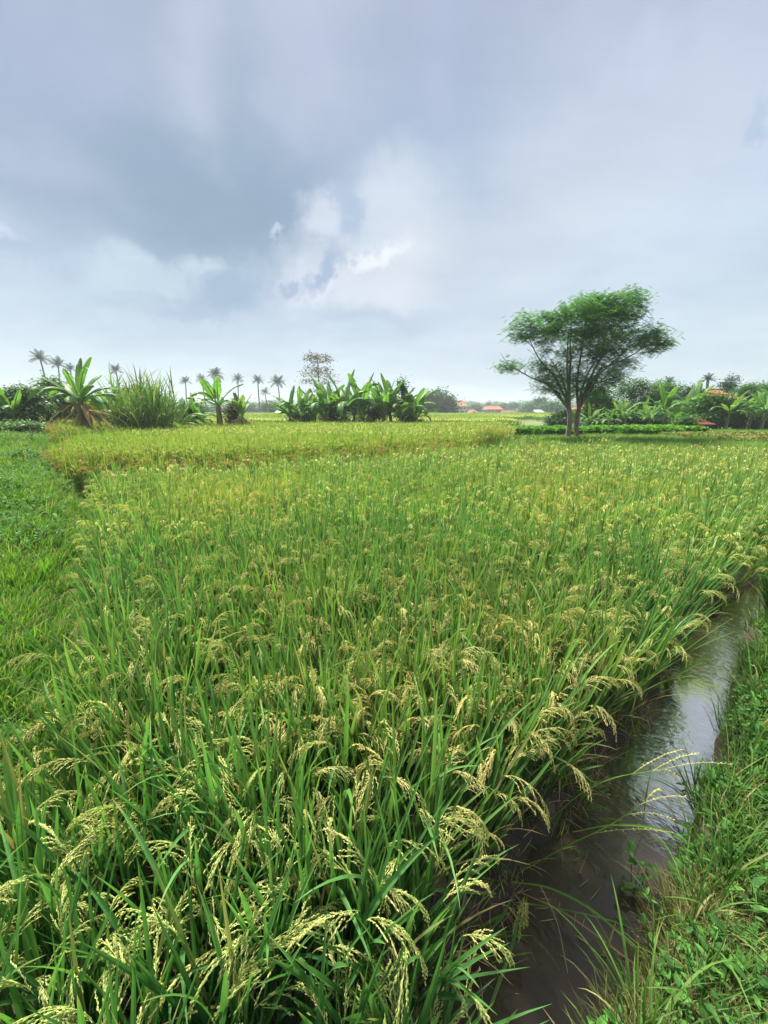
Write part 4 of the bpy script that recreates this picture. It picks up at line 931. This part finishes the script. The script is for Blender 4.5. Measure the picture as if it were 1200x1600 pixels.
for i in range(4): box('column', -w / 2 + i * w / 3.2, -w / 2 + .25 + i * w / 3.2, -1.15, -.9, 0, zt * .448, M['wall_white'], t)
Yh = 140; t = thing('gate_house', 'low white walled house with a pyramid orange roof right of the two storey house', 'house', (atY(740, 650, Yh).x, Yh, .5)); w = pxw(14, Yh); zt = atY(740, 646.5, Yh).z - .5; zr = atY(740, 640, Yh).z - .5
box('wall', -w / 2, w / 2, 0, 4, 0, zt, M['wall_white'], t); hip('roof', -w / 2 - .8, w / 2 + .8, -.8, 4.8, zt + .01, zr, M['roof'], t, .1, .15); window(t, -.6, .6, -.002, .2, max(.9, zt * .8))
Yh = 165; t = thing('long_house', 'long brick house with a wide orange tiled roof under the tiny palm', 'house', (atY(772, 650, Yh).x, Yh, .5)); w = pxw(21, Yh); zt = atY(772, 640, Yh).z - .5; zr = atY(772, 634.5, Yh).z - .5
box('wall', -w / 2, w / 2, 0, 6, 0, zt, M['brick'], t); hip('roof', -w / 2 - .7, w / 2 + .7, -.8, 6.8, zt + .01, zr, M['roof'], t, .75, .2)
for i in range(3): window(t, -w / 2 + .8 + i * 1.9, -w / 2 + 1.9 + i * 1.9, -.002, zt * .4, zt * .85)
Yh = 160; t = thing('brown_roofed_house', 'low house with a dull brown roof right of the long orange roof', 'house', (atY(803, 650, Yh).x, Yh, .5)); w = pxw(34, Yh); zt = atY(803, 647, Yh).z - .5; zr = atY(803, 640.5, Yh).z - .5
box('wall', -w / 2, w / 2, 0, 6, 0, zt, M['brick'], t); hip('roof', -w / 2 - .7, w / 2 + .7, -.8, 6.8, zt + .01, zr, M['roof_brown'], t, .7, .2); mb = MB(); tube(mb, [(w * .28, -1, zt), (w * .2, 3, zr + .4)], .16, 4); obj('gable_trim', mb.mesh('gable_trim', [M['wall_white']]), t); window(t, -1.2, .4, -.002, .2, zt * .8)
Yh = 110; t = thing('white_shed', 'tiny white roofed shed below the bluish trees left of the single tree', 'shed', (atY(843, 650, Yh).x, Yh, .5)); w = pxw(10, Yh); zt = atY(843, 644, Yh).z - .5
box('wall', -w / 2, w / 2, 0, 2, 0, zt, M['wall'], t); prism('roof', [(-w / 2 - .2, -.4, zt - .05), (w / 2 + .2, -.4, zt - .05), (w / 2 + .2, 2.3, zt + .5), (-w / 2 - .2, 2.3, zt + .5), (-w / 2 - .2, -.4, zt + .02), (w / 2 + .2, -.4, zt + .02), (w / 2 + .2, 2.3, zt + .6), (-w / 2 - .2, 2.3, zt + .6)], BOX, M['wall_white'], t)
Yh = 90; t = thing('white_shed', 'small pale roofed shed left of the long banana clump', 'shed', (atY(438, 650, Yh).x, Yh, .5)); w = pxw(13, Yh); zt = atY(438, 644.5, Yh).z - .5
box('wall', -w / 2, w / 2, 0, 2, 0, zt, M['wall'], t); prism('roof', [(-w / 2 - .2, -.4, zt - .05), (w / 2 + .2, -.4, zt - .05), (w / 2 + .2, 2.3, zt + .4), (-w / 2 - .2, 2.3, zt + .4), (-w / 2 - .2, -.4, zt + .02), (w / 2 + .2, -.4, zt + .02), (w / 2 + .2, 2.3, zt + .5), (-w / 2 - .2, 2.3, zt + .5)], BOX, M['wall_white'], t)
# garden houses
Yh = 28.5; t = thing('tiled_house', 'house whose orange tiled roof slope shows between the garden bananas', 'house', (atY(1125, 650, Yh).x, Yh, .6)); w = pxw(46, Yh); zt = atY(1120, 626, Yh).z - .6; zr = atY(1120, 608, Yh).z - .6
box('wall', -w / 2, w / 2, 0, 3, 0, zt, M['brick'], t); hip('roof', -w / 2 - .3, w / 2 + .3, -.4, 3.4, zt + .01, zr, M['roof'], t, .5, .06, 12); window(t, -.5, .4, -.002, .6, 1.4)
Yh = 30; t = thing('tiled_house', 'small house with a faded orange roof just behind the single tree trunk', 'house', (atY(931, 650, Yh).x, Yh, .6)); w = pxw(26, Yh); zt = atY(931, 640, Yh).z - .6; zr = atY(931, 630, Yh).z - .6
box('wall', -w / 2, w / 2, 0, 2.4, 0, zt, M['wall'], t); hip('roof', -w / 2 - .25, w / 2 + .25, -.3, 2.7, zt + .01, zr, M['roof'], t, .4, .05, 10); window(t, -.3, .3, -.002, .2, zt * .8)
# red roofed hut
Yh = 21.6; t = thing('red_roofed_hut', 'small hut with a double dark red roof and grey sheet front', 'hut', (atY(1098, 672, Yh).x, Yh, .55)); w = pxw(34, Yh)
q = lambda py: atY(1098, py, Yh).z - .55
box('front_panel', -w * .42, w * .30, .25, .29, q(673), q(664.5), M['metal_panel'], t); box('back_wall', -w * .45, w * .45, 1.3, 1.36, 0, q(655), M['wood'], t); box('base_board', -w * .44, w * .36, .2, .248, q(677), q(673.2), M['wood'], t)
for sx in (-.44, .42):
    for yy in (.15, 1.2): box('post', w * sx, w * sx + .06, yy, yy + .06, 0, q(660), M['wood'], t)
def slope(nm, x0, x1, y0, y1, z0, z1, mt, th=.04):
    return prism(nm, [(x0, y0, z0), (x1, y0, z0), (x1, y1, z1), (x0, y1, z1), (x0, y0, z0 + th), (x1, y0, z0 + th), (x1, y1, z1 + th), (x0, y1, z1 + th)], BOX, mt, t)
slope('lower_roof', -w * .5, w * .5, -.15, .75, q(664), q(658.5), M['roof_red']); slope('upper_roof', -w * .42, w * .3, .45, 1.45, q(658), q(652.5), M['roof_red']); box('ridge_board', -w * .44, w * .32, 1.44, 1.5, q(653.5), q(650.5), M['wood'], t)

# ------------------------------------------------------------------ single plants and stalks over the channel
def pt(px, py, Y): return atY(px, py, Y)
def blade(name, label, cat, pts, ws, mt, g=(.3, .9), dry=0.0, group=None):
    mb = MB(); poly_ribbon(mb, pts, ws, .6, g, dry); return tag(obj(name, mb.mesh(name, [M[mt]])), label, cat, group)
blade('grass_blade', 'long green blade arching from the rice right across the channel to the bank', 'grass blade', [pt(895, 1300, 1.22), pt(960, 1289, 1.22), pt(1035, 1297, 1.2), pt(1095, 1335, 1.15), pt(1150, 1395, 1.08), pt(1200, 1455, 1.0), pt(1225, 1490, .97)], [.003, .006, .009, .010, .009, .007, .004], 'bund_grass', (.6, 1))
blade('grass_blade', 'long yellow green blade running down over the water to the bottom edge', 'grass blade', [pt(800, 1378, 1.05), pt(860, 1388, 1.02), pt(930, 1425, .98), pt(1000, 1490, .9), pt(1060, 1560, .82), pt(1110, 1620, .76)], [.004, .006, .008, .008, .007, .004], 'bund_grass', (.6, 1))
blade('grass_blade', 'narrower yellowish blade just below the long one over the water', 'grass blade', [pt(815, 1395, 1.05), pt(880, 1425, 1.0), pt(950, 1475, .93), pt(1000, 1515, .88), pt(1035, 1560, .82)], [.003, .005, .006, .005, .002], 'straw', (.3, .6), 0)
blade('dead_leaf', 'short ochre leaf hanging upright over the water near the bottom', 'dead leaf', [pt(963, 1438, .95), pt(950, 1475, .92), pt(932, 1515, .9), pt(915, 1545, .88)], [.002, .011, .013, .007], 'grass_dry', (.9, 1), .55)
blade('dead_leaf', 'thin orange brown leaf standing above the middle of the channel', 'dead leaf', [pt(1016, 1212, 1.35), pt(1010, 1240, 1.34), pt(1006, 1275, 1.32), pt(1003, 1320, 1.3)], [.002, .008, .006, .0012], 'grass_dry', (.9, 1), .6)
blade('dead_leaf', 'curled brown leaf tip dangling over the water below the rice', 'dead leaf', [pt(877, 1300, 1.2), pt(880, 1350, 1.18), pt(892, 1382, 1.16), pt(905, 1365, 1.16), pt(920, 1328, 1.15)], [.001, .0015, .004, .008, .001], 'straw', (.1, .5), 0)
blade('straw', 'pale dry straw leaning down across the channel to the bottom edge', 'straw', [pt(845, 1385, 1.0), pt(870, 1440, .95), pt(885, 1510, .88), pt(903, 1605, .78)], [.003, .003, .003, .003], 'straw', (.6, 1), 0)
blade('grass_blade', 'broad green leaf with a dry edge hanging low over the dark water', 'grass blade', [pt(712, 1468, .98), pt(735, 1510, .92), pt(765, 1545, .88), pt(778, 1562, .85)], [.006, .017, .014, .002], 'bund_grass', (.2, .8))
blade('grass_blade', 'upright green leaf cutting diagonally past the large hanging panicle', 'grass blade', [pt(812, 1400, .95), pt(805, 1460, .9), pt(780, 1535, .83), pt(755, 1605, .76)], [.002, .010, .011, .008], 'rice_leaf', (.8, 1))
blade('grass_blade', 'horizontal light green leaf crossing in front of the rice stems', 'grass blade', [pt(775, 1396, .98), pt(700, 1392, .95), pt(640, 1387, .93), pt(596, 1384, .92)], [.006, .009, .008, .001], 'bund_grass', (.6, 1))
blade('grass_blade', 'short pale leaf pointing down left beside the large hanging panicle', 'grass blade', [pt(803, 1395, .93), pt(785, 1432, .92), pt(757, 1462, .92)], [.002, .010, .001], 'rice_leaf', (.7, .9))
blade('dead_leaf', 'pale dry leaf lying between the stems at the bottom left', 'dead leaf', [pt(300, 1583, .86), pt(325, 1588, .86), pt(352, 1584, .86), pt(375, 1578, .86)], [.002, .012, .010, .003], 'straw', (.7, 1))
def wild(name, label, stem, ends, w=.004):
    t = thing(name, label, 'wild grass', stem[0], group='wild grass stalks leaning over the channel'); o = Vector(stem[0]); r = random.Random(len(label)); mb = MB()
    out = poly_ribbon(mb, [Vector(p) - o for p in stem], [w] * (len(stem) - 1) + [w * .5], .6, (.5, 1)); obj('stem', mb.mesh('stem', [M['bund_grass']]), t)
    for e in ends:
        mb = MB(); a = out[-1 - int(e[2] * 6)]; b = Vector(e[0]) - o; n = 14; pp = [a.lerp(b, i / n) + Vector((0, 0, .02 * math.sin(math.pi * i / n))) for i in range(n + 1)]; tube(mb, pp, .0009, 3, .4)
        for i in range(2, n + 1):
            for q in range(2):
                d = ((b - a).normalized() + Vector((r.uniform(-.6, .6), r.uniform(-.6, .6), r.uniform(-.6, .6)))).normalized(); s_ = d.cross(Vector((0, 0, 1))).normalized(); c = pp[i]
                mb.add([c, c + d * .006 + s_ * .0017, c + d * .012, c + d * .006 - s_ * .0017, c + d * .006 + Vector((0, 0, .0015))], [(0, 1, 4), (1, 2, 4), (2, 3, 4), (3, 0, 4), (0, 3, 2, 1)], [(r.random(), e[1], 0)] * 5)
        obj('seed_spike', mb.mesh('seed_spike', [M['panicle']]), t)
wild('wild_grass', 'upper wild grass stalk with pale spikes reaching towards the bank', [pt(850, 1290, 1.3), pt(905, 1242, 1.3), pt(960, 1215, 1.3), pt(1035, 1202, 1.3)], [(pt(1140, 1194, 1.3), .5, 0), (pt(1090, 1178, 1.3), .6, .3), (pt(1062, 1172, 1.3), .5, .6), (pt(1088, 1255, 1.28), .9, 0), (pt(1060, 1215, 1.3), .6, .2)])
wild('wild_grass', 'lower wild grass stalk with thin pale spikes over mid channel', [pt(800, 1370, 1.15), pt(880, 1325, 1.15), pt(955, 1288, 1.15), pt(1010, 1250, 1.15)], [(pt(1070, 1245, 1.15), .5, .3), (pt(1050, 1280, 1.15), .4, .6), (pt(1030, 1236, 1.15), .1, 0), (pt(1048, 1300, 1.14), .6, 1.2)])
wild('wild_grass', 'bottom wild grass stalk whose brown spikes droop at the bottom right', [pt(820, 1410, 1.0), pt(900, 1425, .98), pt(960, 1440, .96), pt(1005, 1458, .95)], [(pt(1062, 1505, .93), 1, 0), (pt(1030, 1515, .93), .8, .5), (pt(1050, 1480, .94), .7, .2)], .003)
# large hanging panicle over the water
for i, (px, py, Yp, a, s, lb) in enumerate([(820, 1400, .93, .3, 1.25, 'large loose panicle hanging free over the dark water'), (880, 1530, .86, -.4, 1.0, 'thin sparse panicle hanging lowest over the water')]):
    t = thing('rice_panicle', lb, 'rice panicle', pt(px, py, Yp)); rr_ = random.Random(5000 + i); mb = MB(); o = Vector((0, 0, 0))
    for b in range(13 if i == 0 else 6):
        d = Vector((rr_.uniform(-.28, .3), rr_.uniform(-.15, .15), -1)).normalized(); p = o + Vector((rr_.uniform(-.01, .01), 0, -.02 * rr_.random())); L = rr_.uniform(.10, .17) * s; n = int(L / .0062)
        bp = [p.copy()]
        for j in range(n):
            d = (d + Vector((0, 0, -.03))).normalized(); q_ = p + d * L / n; sd = d.cross(Vector((rr_.uniform(-1, 1), rr_.uniform(-1, 1), .1))).normalized()
            if j > n * .12:
                ax = (d + sd * .35).normalized(); e1_ = ax.cross(sd).normalized(); e2_ = ax.cross(e1_); c = q_ + sd * .0022; rl, r2 = .0054, .002
                mb.add([c - ax * rl, c + e1_ * r2, c + e2_ * r2, c - e1_ * r2, c - e2_ * r2, c + ax * rl], [(0, 1, 2), (0, 2, 3), (0, 3, 4), (0, 4, 1), (5, 2, 1), (5, 3, 2), (5, 4, 3), (5, 1, 4)], [(rr_.random(), rr_.uniform(.1, .7), 0)] * 6)
            p = q_; bp.append(p.copy())
        tube(mb, bp, .0007, 3, .4, g0=.1, g1=.3)
    obj('spikelets', mb.mesh('spikelets', [M['panicle']]), t); mb = MB(); c0 = pt(px, py, Yp); poly_ribbon(mb, [Vector((-.10, .12, -.05)), Vector((-.06, .08, .03)), Vector((-.02, .03, .03)), Vector((0, 0, 0))], [.003, .003, .002, .002], .5, (.4, .7)); obj('stem', mb.mesh('stem', [M['rice_leaf']]), t)

# withered roots and straw at the foot of the rice beside the water
def straw_heap(px, py, Y_, R_, n, label, seed):
    r = random.Random(seed); c = pt(px, py, Y_); c.z = max(c.z, -.08); mb = MB()
    for i in range(n):
        p = Vector((r.gauss(0, R_ * .6), r.gauss(0, R_ * .5), r.uniform(0, R_))); a = r.uniform(0, 6.28); ribbon(mb, p, a, r.uniform(.3, 2.2), r.uniform(.3, 2.4), r.uniform(.05, .18), r.uniform(.002, .0055), 6, r.random(), .15, side=r.uniform(-1.5, 1.5), prof='rice', g0=r.random() * .5, g1=r.random())
    tag(obj('withered_straw', mb.mesh('withered_straw', [M['straw']]), None, c), label, 'withered straw', 'withered straw at the edge of the rice')
straw_heap(640, 1545, .86, .085, 150, 'tangle of brown withered straw at the bottom middle beside the water', 1)
straw_heap(760, 1410, 1.05, .07, 90, 'brown withered straw under the rice left of the hanging panicle', 2)
straw_heap(880, 1290, 1.42, .06, 60, 'withered straw at the water line below the drooping panicles', 3)
straw_heap(985, 1150, 2.0, .08, 60, 'reddish withered straw where the channel narrows', 4)
# arrow leaved water plant
t = thing('water_plant', 'arrow leaved water plant growing in the channel by the right bank', 'water plant', Vector((1.02, 1.10, -.12))); r = random.Random(8)
for i, (px, py, L) in enumerate([(984, 1328, .06), (1000, 1350, .05), (1002, 1372, .05), (975, 1385, .045), (990, 1390, .045), (1008, 1400, .04), (1025, 1408, .04), (1012, 1352, .045), (972, 1372, .03), (1035, 1445, .035), (985, 1450, .05), (960, 1480, .05), (1022, 1470, .03)]):
    e = pt(px, py, 1.16 - (py - 1328) * .0014) - Vector(t.location); mb = MB(); b0 = Vector((r.uniform(-.03, .03), r.uniform(-.03, .03), 0)); tube(mb, [b0, b0.lerp(e, .5) + Vector((0, 0, .02)), e], .0018, 4, .5)
    a = r.uniform(0, 6.28); ribbon(mb, e, a, r.uniform(1.2, 1.9), .4, L, L * .55, 6, r.random(), .25, prof='ovate', dry=.25 if i in (3, 4, 5, 6) else 0)
    for sg in (-1, 1): ribbon(mb, e, a + math.pi + sg * .6, 1.6, .3, L * .45, L * .25, 4, r.random(), .2, prof='ovate')
    obj('leaf', mb.mesh('leaf', [M['weed']]), t)

# ------------------------------------------------------------------ far woods and haze
x = nr.uniform(-420, 420, 1500); y = nr.uniform(260, 420, 1500)
wv = [MB() for _ in range(4)]
for i, q in enumerate(wv): leaf_cloud(q, [(Vector((0, 0, 5)), (5, 5, 4)), (Vector((3, 1, 4)), (3, 3, 3)), (Vector((-3, 0, 3.5)), (3, 3, 3))], 900, .6, random.Random(2000 + i), clump=8)
wm = [q.mesh('far_tree', [M['tree_dark']]) for q in wv]
scatter('far_woods', rows(x, y, gz(x, y), nr, 4, .5, 1.0, 0), wm, 'hazy belt of trees closing the plain at the horizon', 'woods')
m, k = mat('haze'); pv = k.n('ShaderNodeVolumePrincipled'); pv.inputs['Color'].default_value = (.86, .92, 1, 1); pv.inputs['Density'].default_value = .0012; pv.inputs['Anisotropy'].default_value = .2
o = k.n('ShaderNodeOutputMaterial'); k.t.links.new(pv.outputs[0], o.inputs['Volume'])
hz = box('haze', -1600, 1600, -400, 1900, -2.5, 22, m, None); tag(hz, kind='stuff'); hz['label'] = 'thin pale haze over the plain'; hz['category'] = 'haze'
S.cycles.volume_bounces = 1; S.cycles.max_bounces = 6; S.cycles.transparent_max_bounces = 8
